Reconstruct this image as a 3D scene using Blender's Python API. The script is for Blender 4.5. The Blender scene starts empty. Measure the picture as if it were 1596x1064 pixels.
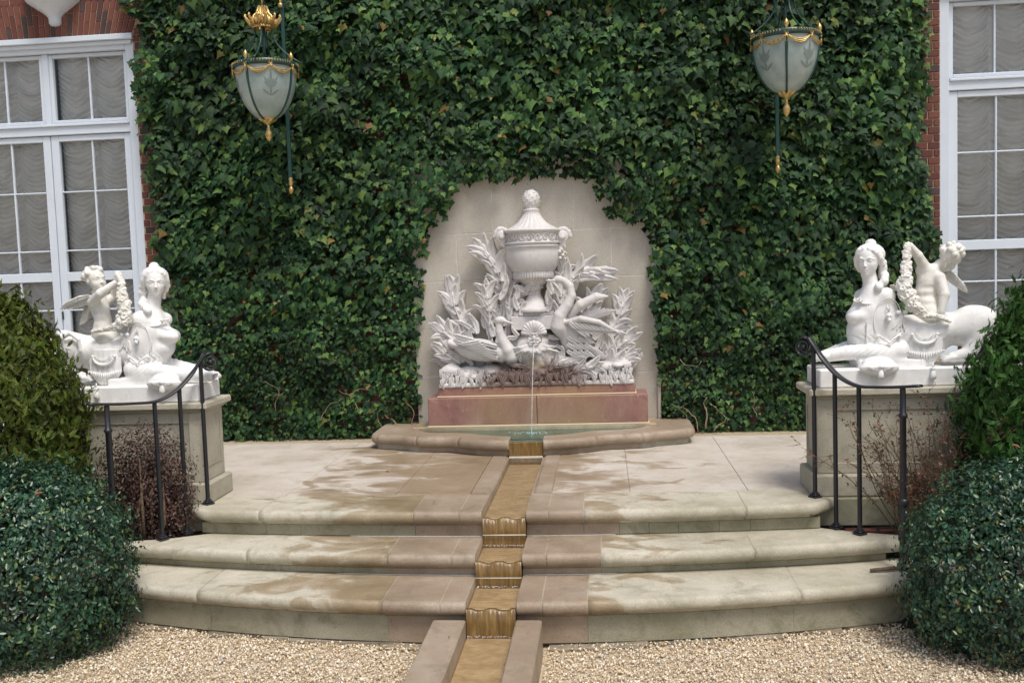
import bpy, bmesh, math, random
import numpy as np
from mathutils import Vector, Matrix
from math import sin, cos, pi, radians, sqrt
rng = np.random.default_rng(7)
random.seed(7)
scene = bpy.context.scene
COL = scene.collection

# ------------------------------------------------------------------ camera
CAM_POS = np.array((0.71, -9.05, 1.53)); YAW, PITCH, ROLL, FPX = .0955, -.071, -.034, 1500.
_f = np.array([-sin(YAW)*cos(PITCH), cos(YAW)*cos(PITCH), sin(PITCH)])
_r = np.array([cos(YAW), sin(YAW), 0.]); _u = np.cross(_r, _f)
CR = cos(ROLL)*_r + sin(ROLL)*_u; CU = -sin(ROLL)*_r + cos(ROLL)*_u
cd = bpy.data.cameras.new('camera'); cam = bpy.data.objects.new('camera', cd); COL.objects.link(cam)
cd.sensor_width = 36; cd.lens = FPX/1596*36; cd.clip_start = .05; cd.clip_end = 500
cam.matrix_world = Matrix(((CR[0], CU[0], -_f[0], CAM_POS[0]), (CR[1], CU[1], -_f[1], CAM_POS[1]), (CR[2], CU[2], -_f[2], CAM_POS[2]), (0, 0, 0, 1)))
scene.camera = cam
def at(px, py, Y):            # the point seen at a pixel of the 1596 x 1064 photo, at world depth Y
    d = _f + CR*(px-798)/FPX - CU*(py-532)/FPX
    return CAM_POS + d*((Y-CAM_POS[1])/d[1])

# ------------------------------------------------------------------ sky, sun, exposure
SUN_EL, SUN_AZ = radians(62), radians(150)       # azimuth clockwise from +y
w = bpy.data.worlds.new('World'); scene.world = w; w.use_nodes = True
nt = w.node_tree; bg = nt.nodes['Background']
sky = nt.nodes.new('ShaderNodeTexSky'); sky.sky_type = 'NISHITA'; sky.sun_disc = False
sky.sun_elevation = SUN_EL; sky.sun_rotation = SUN_AZ; sky.air_density = 1.0; sky.dust_density = 4.0; sky.ozone_density = .6
nt.links.new(sky.outputs[0], bg.inputs[0]); bg.inputs[1].default_value = 0.10
sd = bpy.data.lights.new('sun', 'SUN'); sun = bpy.data.objects.new('sun', sd); COL.objects.link(sun)
sd.energy = 1.5; sd.angle = radians(16); sd.color = (1, .97, .92)
sv = Vector((sin(SUN_AZ)*cos(SUN_EL), cos(SUN_AZ)*cos(SUN_EL), sin(SUN_EL)))
sun.rotation_euler = sv.to_track_quat('Z', 'Y').to_euler()
scene.view_settings.view_transform = 'Standard'; scene.view_settings.look = 'None'
scene.view_settings.exposure = 0.56; scene.view_settings.gamma = 1; scene.view_settings.use_curve_mapping = False

# ------------------------------------------------------------------ object helpers
def tag(o, label=None, cat=None, group=None, kind=None):
    if label: o['label'] = label
    if cat: o['category'] = cat
    if group: o['group'] = group
    if kind: o['kind'] = kind
    return o
def thing(name, label, cat, loc=(0, 0, 0), group=None, kind=None):
    o = bpy.data.objects.new(name, None); COL.objects.link(o); o.location = loc; o.empty_display_size = .1
    return tag(o, label, cat, group, kind)
def link(name, me, parent=None, mat=None):
    o = bpy.data.objects.new(name, me); COL.objects.link(o)
    if mat is not None and not me.materials: me.materials.append(mat)
    if parent is not None:
        o.parent = parent
        o.matrix_parent_inverse = Matrix.Translation(-Vector(parent.location)) if parent.parent is None else Matrix.Identity(4)
    return o
def np_mesh(name, V, F, smooth=False):
    """V (n,3); F (m,k) array of same-size faces"""
    V = np.asarray(V, np.float32); F = np.asarray(F, np.int32)
    me = bpy.data.meshes.new(name); k = F.shape[1]
    me.vertices.add(len(V)); me.vertices.foreach_set('co', V.ravel())
    me.loops.add(F.size); me.loops.foreach_set('vertex_index', F.ravel())
    me.polygons.add(len(F)); me.polygons.foreach_set('loop_start', np.arange(0, F.size, k, dtype=np.int32))
    me.polygons.foreach_set('loop_total', np.full(len(F), k, np.int32))
    if smooth: me.polygons.foreach_set('use_smooth', np.ones(len(F), bool))
    me.update(calc_edges=True)
    return me
class MB:
    """collects verts / faces of one mesh"""
    def __init__(s): s.v = []; s.f = []; s.sm = []
    def add(s, V, F, smooth=False):
        n = len(s.v); s.v += [tuple(map(float, p)) for p in V]; s.f += [tuple(i+n for i in f) for f in F]; s.sm += [smooth]*len(F)
        return s
    def box(s, a, b, ch=0.0, rot=None, org=None):
        """chamfered box between corners a and b"""
        a = np.array(a, float); b = np.array(b, float); lo = np.minimum(a, b); hi = np.maximum(a, b); c = (lo+hi)/2; h = (hi-lo)/2
        if ch <= 0:
            V = [c+h*np.array(q) for q in ((-1,-1,-1),(1,-1,-1),(1,1,-1),(-1,1,-1),(-1,-1,1),(1,-1,1),(1,1,1),(-1,1,1))]
            F = [(0,3,2,1),(4,5,6,7),(0,1,5,4),(1,2,6,5),(2,3,7,6),(3,0,4,7)]
        else:
            ch = min(ch, h.min()*.8); V = []; idx = {}
            for sx in (-1,1):
                for sy in (-1,1):
                    for sz in (-1,1):
                        for ax in range(3):
                            q = h-ch; q[ax] = h[ax]; idx[(sx,sy,sz,ax)] = len(V); V.append(c+q*np.array((sx,sy,sz)))
            F = []; cyc = ((-1,-1),(1,-1),(1,1),(-1,1))
            for ax in range(3):
                o1, o2 = (ax+1)%3, (ax+2)%3
                for sg in (-1,1):
                    q = []
                    for (p, r) in cyc:
                        t = [0,0,0]; t[ax] = sg; t[o1] = p; t[o2] = r; q.append(idx[(t[0],t[1],t[2],ax)])
                    F.append(tuple(q if sg > 0 else q[::-1]))
                for p in (-1,1):
                    for r in (-1,1):
                        q = []
                        for sg, aa in ((-1,o1),(1,o1),(1,o2),(-1,o2)):
                            t = [0,0,0]; t[ax] = sg; t[o1] = p; t[o2] = r; q.append(idx[(t[0],t[1],t[2],aa)])
                        F.append(tuple(q if p*r > 0 else q[::-1]))
            for sx in (-1,1):
                for sy in (-1,1):
                    for sz in (-1,1):
                        q = [idx[(sx,sy,sz,k)] for k in range(3)]; F.append(tuple(q if sx*sy*sz > 0 else q[::-1]))
        if rot is not None:
            R = np.array(rot); o = np.array(org if org is not None else c); V = [o+R@(v-o) for v in V]
        return s.add(V, F)
    def tube(s, pts, rad, seg=8, flat=None, cap=True, smooth=True):
        """tube along pts; rad scalar or list; flat=(w,h) gives a flat bar"""
        P = [np.array(p, float) for p in pts]; n = len(P); V = []; F = []
        if np.isscalar(rad): rad = [rad]*n
        up = None
        for i in range(n):
            t = P[min(i+1, n-1)]-P[max(i-1, 0)]; t /= (np.linalg.norm(t)+1e-9)
            if up is None:
                up = np.array((0, 0, 1.)) if abs(t[2]) < .9 else np.array((1., 0, 0))
            a = np.cross(t, up); a /= (np.linalg.norm(a)+1e-9); b = np.cross(a, t); up = b
            for k in range(seg):
                an = 2*pi*k/seg + (pi/4 if seg == 4 else 0)
                V.append(P[i]+rad[i]*(cos(an)*a*(flat[0] if flat else 1)+sin(an)*b*(flat[1] if flat else 1)))
        for i in range(n-1):
            for k in range(seg):
                k2 = (k+1) % seg; F.append((i*seg+k, i*seg+k2, (i+1)*seg+k2, (i+1)*seg+k))
        if cap: F.append(tuple(range(seg))[::-1]); F.append(tuple((n-1)*seg+k for k in range(seg)))
        return s.add(V, F, smooth and seg > 4)
    def lathe(s, prof, c=(0, 0, 0), seg=24, a0=0, a1=2*pi, mod=None, smooth=True):
        """prof: list of (r, z); mod(angle, i)-> radius factor"""
        full = abs(a1-a0-2*pi) < 1e-6; m = seg if full else seg+1; V = []; F = []
        for i, (r, z) in enumerate(prof):
            for k in range(m):
                an = a0+(a1-a0)*k/seg; rr = r*(mod(an, i) if mod else 1)
                V.append((c[0]+rr*cos(an), c[1]+rr*sin(an), c[2]+z))
        for i in range(len(prof)-1):
            for k in range(seg):
                k2 = (k+1) % m; F.append((i*m+k, i*m+k2, (i+1)*m+k2, (i+1)*m+k))
        return s.add(V, F, smooth)
    def ball(s, c, r, sc=(1, 1, 1), u=10, v=7):
        prof = [(max(1e-4, sin(pi*i/v))*r, -cos(pi*i/v)*r*sc[2]/1) for i in range(v+1)]
        n0 = len(s.v); s.lathe(prof, (0, 0, 0), u)
        for i in range(n0, len(s.v)):
            x, y, z = s.v[i]; s.v[i] = (c[0]+x*sc[0], c[1]+y*sc[1], c[2]+z)
        return s
    def build(s, name, mat, parent=None):
        me = bpy.data.meshes.new(name); me.from_pydata(s.v, [], s.f)
        me.polygons.foreach_set('use_smooth', s.sm); me.update()
        o = link(name, me, parent, mat)
        return o

def instances(TV, TF, pos, R, scale):
    """template verts (m,3), faces (q,k) -> one big array for N placed copies"""
    TV = np.asarray(TV, float); TF = np.asarray(TF, int); N = len(pos)
    scale = np.asarray(scale, float); scale = scale.reshape(N, 1, -1) if scale.ndim > 1 else scale.reshape(N, 1, 1)
    V = np.einsum('nij,nmj->nmi', R, TV[None]*scale)+np.asarray(pos)[:, None, :]
    F = TF[None]+(np.arange(N)*len(TV))[:, None, None]
    return V.reshape(-1, 3), F.reshape(-1, TF.shape[1])
def frames(n, t):
    """rotation matrices whose z axis = n, y axis ~ t"""
    n = n/np.linalg.norm(n, axis=1, keepdims=True); t = t-(t*n).sum(1, keepdims=True)*n
    t = t/(np.linalg.norm(t, axis=1, keepdims=True)+1e-9); x = np.cross(t, n)
    return np.stack([x, t, n], axis=2)
def rand_rot(N):
    return frames(rng.normal(size=(N, 3)), rng.normal(size=(N, 3)))

# smooth value noise in numpy (3 octaves of trilinear lattice noise)
_lat = rng.random((32, 32, 32)).astype(np.float32)
def vnoise(x, y, z):
    xi = np.floor(x).astype(int); yi = np.floor(y).astype(int); zi = np.floor(z).astype(int)
    fx = x-xi; fy = y-yi; fz = z-zi; fx = fx*fx*(3-2*fx); fy = fy*fy*(3-2*fy); fz = fz*fz*(3-2*fz)
    g = lambda a, b, c: _lat[(xi+a) & 31, (yi+b) & 31, (zi+c) & 31]
    return ((g(0,0,0)*(1-fx)+g(1,0,0)*fx)*(1-fy)+(g(0,1,0)*(1-fx)+g(1,1,0)*fx)*fy)*(1-fz)+((g(0,0,1)*(1-fx)+g(1,0,1)*fx)*(1-fy)+(g(0,1,1)*(1-fx)+g(1,1,1)*fx)*fy)*fz
def fbm(x, y, z, o=3):
    s = 0; a = .5
    for i in range(o): s = s+a*vnoise(x*2**i+i*7.3, y*2**i+i*3.1, z*2**i); a /= 2
    return s

# ------------------------------------------------------------------ materials
class Mat:
    def __init__(s, name):
        s.m = bpy.data.materials.new(name); s.m.use_nodes = True; s.t = s.m.node_tree; s.N = s.t.nodes; s.L = s.t.links
        s.b = s.N['Principled BSDF']; s.out = s.N['Material Output']; s._p = None
    def n(s, typ, **kw):
        x = s.N.new(typ)
        for k, v in kw.items():
            if isinstance(k, str) and hasattr(x, k): setattr(x, k, v)
            else: x.inputs[k.replace('_', ' ')].default_value = v
        return x
    def pos(s):
        if s._p is None: s._p = s.N.new('ShaderNodeNewGeometry')
        return s._p.outputs['Position']
    def noise(s, scale, detail=4, rough=.6, dist=0, vec=None, sc3=None):
        x = s.N.new('ShaderNodeTexNoise'); x.inputs['Scale'].default_value = scale; x.inputs['Detail'].default_value = detail
        x.inputs['Roughness'].default_value = rough; x.inputs['Distortion'].default_value = dist
        v = vec or s.pos()
        if sc3:
            mp = s.N.new('ShaderNodeMapping'); mp.inputs['Scale'].default_value = sc3; s.L.new(v, mp.inputs[0]); v = mp.outputs[0]
        s.L.new(v, x.inputs['Vector']); return x.outputs['Fac']
    def ramp(s, fac, stops, interp='LINEAR'):
        r = s.N.new('ShaderNodeValToRGB'); e = r.color_ramp; e.interpolation = interp
        while len(e.elements) < len(stops): e.elements.new(.5)
        for el, (p, c) in zip(e.elements, stops):
            el.position = p; el.color = (*c, 1) if not np.isscalar(c) else (c, c, c, 1)
        s.L.new(fac, r.inputs[0]); return r.outputs[0]
    def mix(s, fac, a, b, mode='MIX'):
        x = s.N.new('ShaderNodeMix'); x.data_type = 'RGBA'; x.blend_type = mode
        for v, i in ((fac, 0), (a, 6), (b, 7)):
            if hasattr(v, 'is_output') or hasattr(v, 'links'): s.L.new(v, x.inputs[i])
            elif i == 0: x.inputs[0].default_value = v
            else: x.inputs[i].default_value = (*v, 1)
        return x.outputs[2]
    def math(s, op, a, b=0):
        x = s.N.new('ShaderNodeMath'); x.operation = op
        for v, i in ((a, 0), (b, 1)):
            if hasattr(v, 'links'): s.L.new(v, x.inputs[i])
            else: x.inputs[i].default_value = v
        return x.outputs[0]
    def rnd(s):
        """random per mesh island + per object"""
        g = s.N.new('ShaderNodeNewGeometry'); o = s.N.new('ShaderNodeObjectInfo')
        return s.math('FRACT', s.math('ADD', g.outputs['Random Per Island'], o.outputs['Random']))
    def bump(s, h, strength=.3, dist=.01):
        x = s.N.new('ShaderNodeBump'); x.inputs['Strength'].default_value = strength; x.inputs['Distance'].default_value = dist
        s.L.new(h, x.inputs['Height']); s.L.new(x.outputs[0], s.b.inputs['Normal']); return x
    def set(s, col=None, rough=None, **kw):
        if col is not None:
            if hasattr(col, 'links'): s.L.new(col, s.b.inputs['Base Color'])
            else: s.b.inputs['Base Color'].default_value = (*col, 1)
        if rough is not None:
            if hasattr(rough, 'links'): s.L.new(rough, s.b.inputs['Roughness'])
            else: s.b.inputs['Roughness'].default_value = rough
        for k, v in kw.items(): s.b.inputs[k.replace('_', ' ')].default_value = v
        return s.m
def sep(s, ax):
    x = s.N.new('ShaderNodeSeparateXYZ'); s.L.new(s.pos(), x.inputs[0]); return x.outputs[ax]

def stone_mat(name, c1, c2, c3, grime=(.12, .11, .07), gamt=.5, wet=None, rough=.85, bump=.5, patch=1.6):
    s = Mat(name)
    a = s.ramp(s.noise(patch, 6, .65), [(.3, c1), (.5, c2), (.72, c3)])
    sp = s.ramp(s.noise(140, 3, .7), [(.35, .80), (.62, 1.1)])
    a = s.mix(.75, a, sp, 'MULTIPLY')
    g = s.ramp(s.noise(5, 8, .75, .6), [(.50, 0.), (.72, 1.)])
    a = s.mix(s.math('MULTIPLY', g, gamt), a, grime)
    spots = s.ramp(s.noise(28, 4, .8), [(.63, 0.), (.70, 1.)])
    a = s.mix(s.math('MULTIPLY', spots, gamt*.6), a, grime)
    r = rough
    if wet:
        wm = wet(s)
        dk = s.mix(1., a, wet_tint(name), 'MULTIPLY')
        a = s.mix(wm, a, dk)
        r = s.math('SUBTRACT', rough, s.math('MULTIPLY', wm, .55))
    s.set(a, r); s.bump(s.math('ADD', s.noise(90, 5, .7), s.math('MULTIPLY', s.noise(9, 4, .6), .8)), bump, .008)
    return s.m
def wet_tint(n): return (.58, .46, .33)
def wet_mask(s):
    # damp film beside the water channel: shaped by distance from the rill and pool and by a warped noise
    x = sep(s, 0); y = sep(s, 1)
    n = s.noise(2.3, 9, .60, .9, sc3=(1, 1.7, 1))
    ax = s.math('ABSOLUTE', s.math('ADD', x, .30))
    rad = s.math('SUBTRACT', 1.0, s.math('MULTIPLY', ax, .62))
    v = s.math('ADD', s.math('MULTIPLY', rad, .35), n)
    return s.math('MULTIPLY', s.ramp(v, [(.60, 0.), (.66, .7), (.78, 1.)]), .9)

MAT = {}
MAT['limestone'] = stone_mat('limestone', (.36, .33, .24), (.52, .485, .385), (.63, .60, .51), grime=(.15, .15, .08), gamt=.5, wet=wet_mask)
MAT['lime_plain'] = stone_mat('limestone_plain', (.36, .33, .25), (.45, .42, .33), (.52, .49, .40), grime=(.17, .16, .10), gamt=.45)
MAT['sandstone'] = stone_mat('pink_sandstone', (.25, .19, .13), (.34, .265, .19), (.46, .39, .31), grime=(.15, .11, .07), gamt=.6, rough=.5)
MAT['paving'] = stone_mat('paving_stone', (.42, .37, .30), (.55, .50, .43), (.63, .59, .53), grime=(.24, .19, .13), gamt=.4, wet=wet_mask, rough=.8)
MAT['riser'] = stone_mat('riser_stone', (.23, .22, .14), (.33, .31, .22), (.42, .39, .30), grime=(.09, .10, .04), gamt=.75)  # green grime, its dark tone also painting in the shade under the nosings
MAT['rubble'] = stone_mat('rubble', (.16, .13, .09), (.30, .25, .18), (.40, .35, .27), grime=(.05, .05, .03), gamt=.8, bump=.9)
MAT['slab'] = stone_mat('smooth_ashlar', (.45, .42, .36), (.51, .475, .41), (.56, .53, .465), grime=(.30, .26, .20), gamt=.25, bump=.15, patch=1.0)
MAT['joint'] = stone_mat('joint_mortar', (.36, .31, .23), (.45, .40, .31), (.52, .47, .38), grime=(.10, .09, .06), gamt=.8)
MAT['mortar_white'] = stone_mat('pale_mortar', (.55, .52, .44), (.62, .60, .52), (.66, .64, .58), gamt=.3)
def marble(name, a, b, dirt, damt, rough=.6):
    s = Mat(name)
    c = s.ramp(s.noise(6, 5, .6), [(.3, a), (.7, b)])
    g = s.ramp(s.noise(14, 8, .75, .4), [(.50, 0.), (.75, 1.)])
    c = s.mix(s.math('MULTIPLY', g, damt), c, dirt)
    st = s.ramp(s.noise(7, 6, .7, .3, sc3=(3, 3, .5)), [(.52, 0.), (.72, 1.)])      # rain streaks
    c = s.mix(s.math('MULTIPLY', st, damt*.7), c, (dirt[0]*1.05, dirt[1]*1.15, dirt[2]*1.4))
    s.set(c, rough); s.bump(s.math('ADD', s.noise(160, 4, .6), s.noise(38, 6, .7)), .35, .005)
    return s
MAT['marble'] = marble('white_marble', (.76, .76, .74), (.86, .86, .85), (.42, .38, .28), .35).m
MAT['marble_cream'] = marble('cream_marble', (.72, .70, .63), (.83, .82, .78), (.40, .34, .22), .4).m
s = marble('weathered_marble', (.60, .575, .56), (.70, .68, .665), (.38, .31, .24), .30)
# iron-red stain spreading down the middle of the fringe, where the water runs
col = s.b.inputs['Base Color'].links[0].from_socket
zz = sep(s, 2); xx = sep(s, 0)
dx = s.math('MULTIPLY', s.math('SUBTRACT', xx, .07), 1.7); dz = s.math('MULTIPLY', s.math('SUBTRACT', zz, .57), 5.0)
d2 = s.math('SQRT', s.math('ADD', s.math('MULTIPLY', dx, dx), s.math('MULTIPLY', dz, dz)))
msk = s.ramp(s.math('SUBTRACT', s.math('ADD', d2, s.math('MULTIPLY', s.noise(12, 4), .7)), .35), [(.60, 1.), (1.25, 0.)])
col = s.mix(s.math('MULTIPLY', msk, .88), col, (.14, .075, .055))
e1 = s.math('MULTIPLY', s.math('SUBTRACT', xx, .075), 9.); e2 = s.math('MULTIPLY', s.math('SUBTRACT', zz, .695), 20.)
e3 = s.math('ADD', s.math('ADD', s.math('MULTIPLY', e1, e1), s.math('MULTIPLY', e2, e2)), s.math('MULTIPLY', s.noise(18, 4), .6))
col = s.mix(s.ramp(e3, [(.35, .8), (1., 0.)]), col, (.70, .60, .38))      # yellow lime crust where the jet splashes
s.L.new(col, s.b.inputs['Base Color']); MAT['relief'] = s.m
s = Mat('ochre_marble'); s.set((.66, .56, .38), .4); MAT['ochre'] = s.m
s = Mat('pink_marble')
v = s.ramp(s.noise(3.2, 9, .68, 1.4, sc3=(1.2, 1, .9)), [(.28, (.17, .085, .075)), (.45, (.27, .13, .11)), (.6, (.32, .18, .14)), (.8, (.46, .33, .26))])
yy = s.ramp(s.noise(1.3, 3, .5, .6), [(.45, 0.), (.62, 1.)])
xx = sep(s, 0); cen = s.ramp(s.math('ABSOLUTE', s.math('SUBTRACT', xx, .08)), [(.30, 1.), (.75, 0.)])
v = s.mix(s.math('MULTIPLY', cen, s.math('ADD', .35, s.math('MULTIPLY', yy, .4))), v, (.34, .23, .11))
vv = s.ramp(s.noise(16, 8, .7, 2.2, sc3=(1.6, 1, .6)), [(.60, 0.), (.68, .45)])
v = s.mix(vv, v, (.62, .50, .42)); s.set(v, .42); s.bump(s.noise(60, 4), .1, .004); MAT['pink'] = s.m
s = Mat('tan_ledge'); MAT['ledge'] = stone_mat('tan_ledge', (.28, .21, .13), (.38, .29, .18), (.50, .41, .29), grime=(.12, .09, .05), gamt=.5, rough=.5)
# brick
s = Mat('red_brick'); o = s.N.new('ShaderNodeObjectInfo').outputs['Random']
c = s.ramp(o, [(0, (.115, .036, .030)), (.3, (.15, .050, .038)), (.6, (.185, .068, .048)), (.82, (.13, .044, .036)), (.86, (.060, .038, .040)), (1, (.085, .05, .048))])
c = s.mix(.5, c, s.ramp(s.noise(45, 6, .7), [(.3, .6), (.7, 1.25)]), 'MULTIPLY'); s.set(c, .85); s.bump(s.noise(120, 5, .7), .4, .004); MAT['brick'] = s.m
s = Mat('mortar'); c = s.ramp(s.noise(40, 5), [(.3, (.34, .27, .17)), (.7, (.50, .42, .29))]); s.set(c, .95); s.bump(s.noise(150, 3), .5, .004); MAT['mortar'] = s.m
# the part of the wall that the ivy hides: brick print
s = Mat('hidden_brickwork'); bt = s.N.new('ShaderNodeTexBrick'); mp = s.N.new('ShaderNodeMapping'); mp.inputs['Rotation'].default_value = (radians(90), 0, 0)
s.L.new(s.pos(), mp.inputs[0]); s.L.new(mp.outputs[0], bt.inputs[0]); bt.inputs['Scale'].default_value = 1; bt.inputs['Brick Width'].default_value = .213
bt.inputs['Row Height'].default_value = .0677; bt.inputs['Mortar Size'].default_value = .006
for k, c in (('Color1', (.14, .042, .032)), ('Color2', (.08, .035, .03)), ('Mortar', (.16, .13, .09))): bt.inputs[k].default_value = (*c, 1)
s.set(bt.outputs[0], .9); MAT['brickprint'] = s.m
def paint(name, c, dirt=.15, rough=.45):
    s = Mat(name); g = s.ramp(s.noise(7, 7, .7), [(.45, 0.), (.8, 1.)])
    s.set(s.mix(s.math('MULTIPLY', g, dirt), c, tuple(q*.55 for q in c)), rough); s.bump(s.noise(60, 4), .08, .003); return s.m
MAT['white_paint'] = paint('white_paint', (.64, .71, .79))
MAT['iron'] = paint('black_iron', (.018, .019, .024), 0, .38)
MAT['green_paint'] = paint('green_paint', (.015, .06, .05), .3, .35)
s = Mat('gilding'); c = s.ramp(s.noise(40, 5), [(.3, (.36, .23, .07)), (.7, (.80, .60, .26))]); s.set(c, .36, Metallic=.7); MAT['gold'] = s.m
s = Mat('soil'); c = s.ramp(s.noise(30, 8, .8), [(.3, (.02, .014, .010)), (.7, (.075, .05, .035))]); s.set(c, .95); s.bump(s.noise(25, 8, .8), 1, .03); MAT['soil'] = s.m
# pane glass
def glass(name, tint, rough=.02, amt=1.0):
    s = Mat(name); s.N.remove(s.b); tr = s.N.new('ShaderNodeBsdfTransparent'); tr.inputs[0].default_value = (*tint, 1)
    gl = s.N.new('ShaderNodeBsdfGlossy'); gl.inputs['Roughness'].default_value = rough; fr = s.N.new('ShaderNodeFresnel'); fr.inputs[0].default_value = 1.5
    mx = s.N.new('ShaderNodeMixShader'); s.L.new(s.math('MULTIPLY', fr.outputs[0], amt), mx.inputs[0]); s.L.new(tr.outputs[0], mx.inputs[1]); s.L.new(gl.outputs[0], mx.inputs[2])
    s.L.new(mx.outputs[0], s.out.inputs[0]); s.gl = gl; return s
MAT['glass'] = glass('window_glass', (.95, .96, .96), .03, 1.6).m
s = glass('water', (.93, .88, .76), .06, 1.3)
bp = s.N.new('ShaderNodeBump'); bp.inputs['Strength'].default_value = .5; bp.inputs['Distance'].default_value = .02
s.L.new(s.noise(22, 4, .6, .8, sc3=(1.0, 3.4, 1)), bp.inputs['Height']); s.L.new(bp.outputs[0], s.gl.inputs['Normal']); MAT['rill_water'] = s.m
s = glass('pool_water', (.70, .92, .93), .05, 1.2)
bp = s.N.new('ShaderNodeBump'); bp.inputs['Strength'].default_value = .6; bp.inputs['Distance'].default_value = .02
s.L.new(s.noise(22, 3, .5, .5), bp.inputs['Height']); s.L.new(bp.outputs[0], s.gl.inputs['Normal']); MAT['pool_water'] = s.m
s = Mat('falling_water'); s.set((.85, .88, .88), .08, Transmission_Weight=.55, IOR=1.33); MAT['jet'] = s.m
s = Mat('rill_bed'); c = s.ramp(s.noise(7, 7, .7, .5, sc3=(1.4, 2.2, 1)), [(.3, (.38, .28, .17)), (.55, (.60, .48, .34)), (.8, (.78, .68, .54))]); s.set(c, .6)
s.bump(s.noise(26, 4, .6, .8, sc3=(1, 3.2, 1)), .6, .02); MAT['bed'] = s.m
s = Mat('algae_weir'); c = s.ramp(s.noise(9, 7, .7, .3, sc3=(5, 1, .5)), [(.3, (.10, .055, .015)), (.55, (.20, .12, .035)), (.75, (.34, .24, .10))]); s.set(c, .22); s.bump(s.noise(14, 5, .6, 0, sc3=(5, 1, .4)), .5, .01); MAT['weir'] = s.m
s = Mat('pool_floor'); c = s.ramp(s.noise(6, 4), [(.3, (.15, .42, .47)), (.7, (.30, .62, .66))]); s.set(c, .6); MAT['poolfloor'] = s.m
# foliage
def leafmat(name, stops, rough=.42, spec=.5, transl=.25, patch=2.2, bright=1.0):
    s = Mat(name); r = s.rnd(); c = s.ramp(r, [(p, tuple(q*bright for q in cc)) for p, cc in stops], 'LINEAR')
    pn = s.ramp(s.noise(patch, 3, .5), [(.35, .62), (.65, 1.35)]); c = s.mix(1., c, pn, 'MULTIPLY')
    s.set(c, rough); s.b.inputs['Specular IOR Level'].default_value = spec
    tl = s.N.new('ShaderNodeBsdfTranslucent'); s.L.new(c, tl.inputs[0]); mx = s.N.new('ShaderNodeMixShader'); mx.inputs[0].default_value = transl
    s.L.new(s.b.outputs[0], mx.inputs[1]); s.L.new(tl.outputs[0], mx.inputs[2]); s.L.new(mx.outputs[0], s.out.inputs[0]); return s.m
MAT['ivy'] = leafmat('ivy_leaf', [(0, (.008, .028, .012)), (.3, (.017, .054, .020)), (.58, (.034, .090, .030)), (.80, (.060, .135, .038)), (.93, (.105, .20, .048)), (.985, (.15, .24, .055)), (.993, (.18, .19, .05)), (.998, (.30, .18, .05)), (1, (.16, .09, .03))], .60, .25, .15, 1.7, .86)
MAT['holly'] = leafmat('boxwood_leaf', [(0, (.010, .040, .022)), (.5, (.024, .078, .040)), (.85, (.048, .120, .062)), (.97, (.12, .20, .06)), (1, (.24, .22, .05))], .32, .6, .12, 5)
MAT['thuja_l'] = leafmat('golden_arborvitae', [(0, (.030, .060, .010)), (.5, (.070, .115, .014)), (.85, (.13, .17, .022)), (1, (.20, .13, .03))], .6, .3, .25, 6)
MAT['thuja_r'] = leafmat('green_arborvitae', [(0, (.020, .070, .016)), (.5, (.045, .135, .025)), (.85, (.08, .19, .035)), (1, (.14, .22, .05))], .6, .3, .25, 6)
MAT['barberry'] = leafmat('wine_red_leaf', [(0, (.045, .022, .020)), (.5, (.095, .045, .038)), (.85, (.16, .095, .072)), (1, (.20, .16, .13))], .5, .4, .2, 8)
MAT['redtwig'] = leafmat('sparse_red_leaf', [(0, (.06, .035, .02)), (.4, (.10, .09, .035)), (.7, (.20, .09, .05)), (1, (.32, .06, .05))], .5, .4, .2, 8)
s = Mat('twig'); c = s.ramp(s.noise(50, 4), [(.3, (.07, .045, .03)), (.7, (.20, .14, .09))]); s.set(c, .9); MAT['twig'] = s.m
s = Mat('ivy_stem'); c = s.ramp(s.noise(50, 4), [(.3, (.20, .14, .09)), (.7, (.42, .33, .22))]); s.set(c, .9); MAT['stem'] = s.m
s = Mat('dead_leaf'); c = s.ramp(s.rnd(), [(0, (.16, .06, .03)), (1, (.36, .16, .08))]); s.set(c, .7); MAT['dead'] = s.m
s = Mat('pebble'); c = s.ramp(s.rnd(), [(0, (.26, .20, .15)), (.10, (.52, .40, .25)), (.35, (.72, .60, .40)), (.6, (.82, .72, .54)), (.8, (.86, .82, .70)), (.93, (.62, .46, .32)), (1, (.42, .40, .38))]); s.set(c, .7); MAT['pebble'] = s.m
s = Mat('gravel_ground'); vt = s.N.new('ShaderNodeTexVoronoi'); vt.inputs['Scale'].default_value = 95; s.L.new(s.pos(), vt.inputs[0])
c = s.ramp(vt.outputs['Color'], [(0, (.25, .19, .13)), (.4, (.52, .41, .27)), (1, (.72, .64, .5))]); s.set(c, .9); s.bump(vt.outputs['Distance'], .8, .01); MAT['gravel'] = s.m
s = Mat('curtain_gauze'); c = s.ramp(s.noise(120, 3, .6, 0, sc3=(1, 1, .2)), [(.3, (.80, .79, .76)), (.7, (.89, .88, .86))]); s.set(c, .9)
tl = s.N.new('ShaderNodeBsdfTranslucent'); tl.inputs[0].default_value = (.4, .39, .37, 1); mx = s.N.new('ShaderNodeMixShader'); mx.inputs[0].default_value = .03
s.L.new(s.b.outputs[0], mx.inputs[1]); s.L.new(tl.outputs[0], mx.inputs[2]); s.L.new(mx.outputs[0], s.out.inputs[0]); MAT['curtain'] = s.m
s = Mat('dark_room'); s.set((.22, .21, .19), .9); MAT['dark'] = s.m
s = Mat('frosted_glass'); c = s.ramp(s.noise(8, 5, .6), [(.3, (.26, .34, .33)), (.7, (.40, .48, .46))]); s.set(c, .35); s.b.inputs['Transmission Weight'].default_value = .08; MAT['frost'] = s.m
s = Mat('etching'); s.set((.20, .25, .24), .6); MAT['etch'] = s.m
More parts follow.
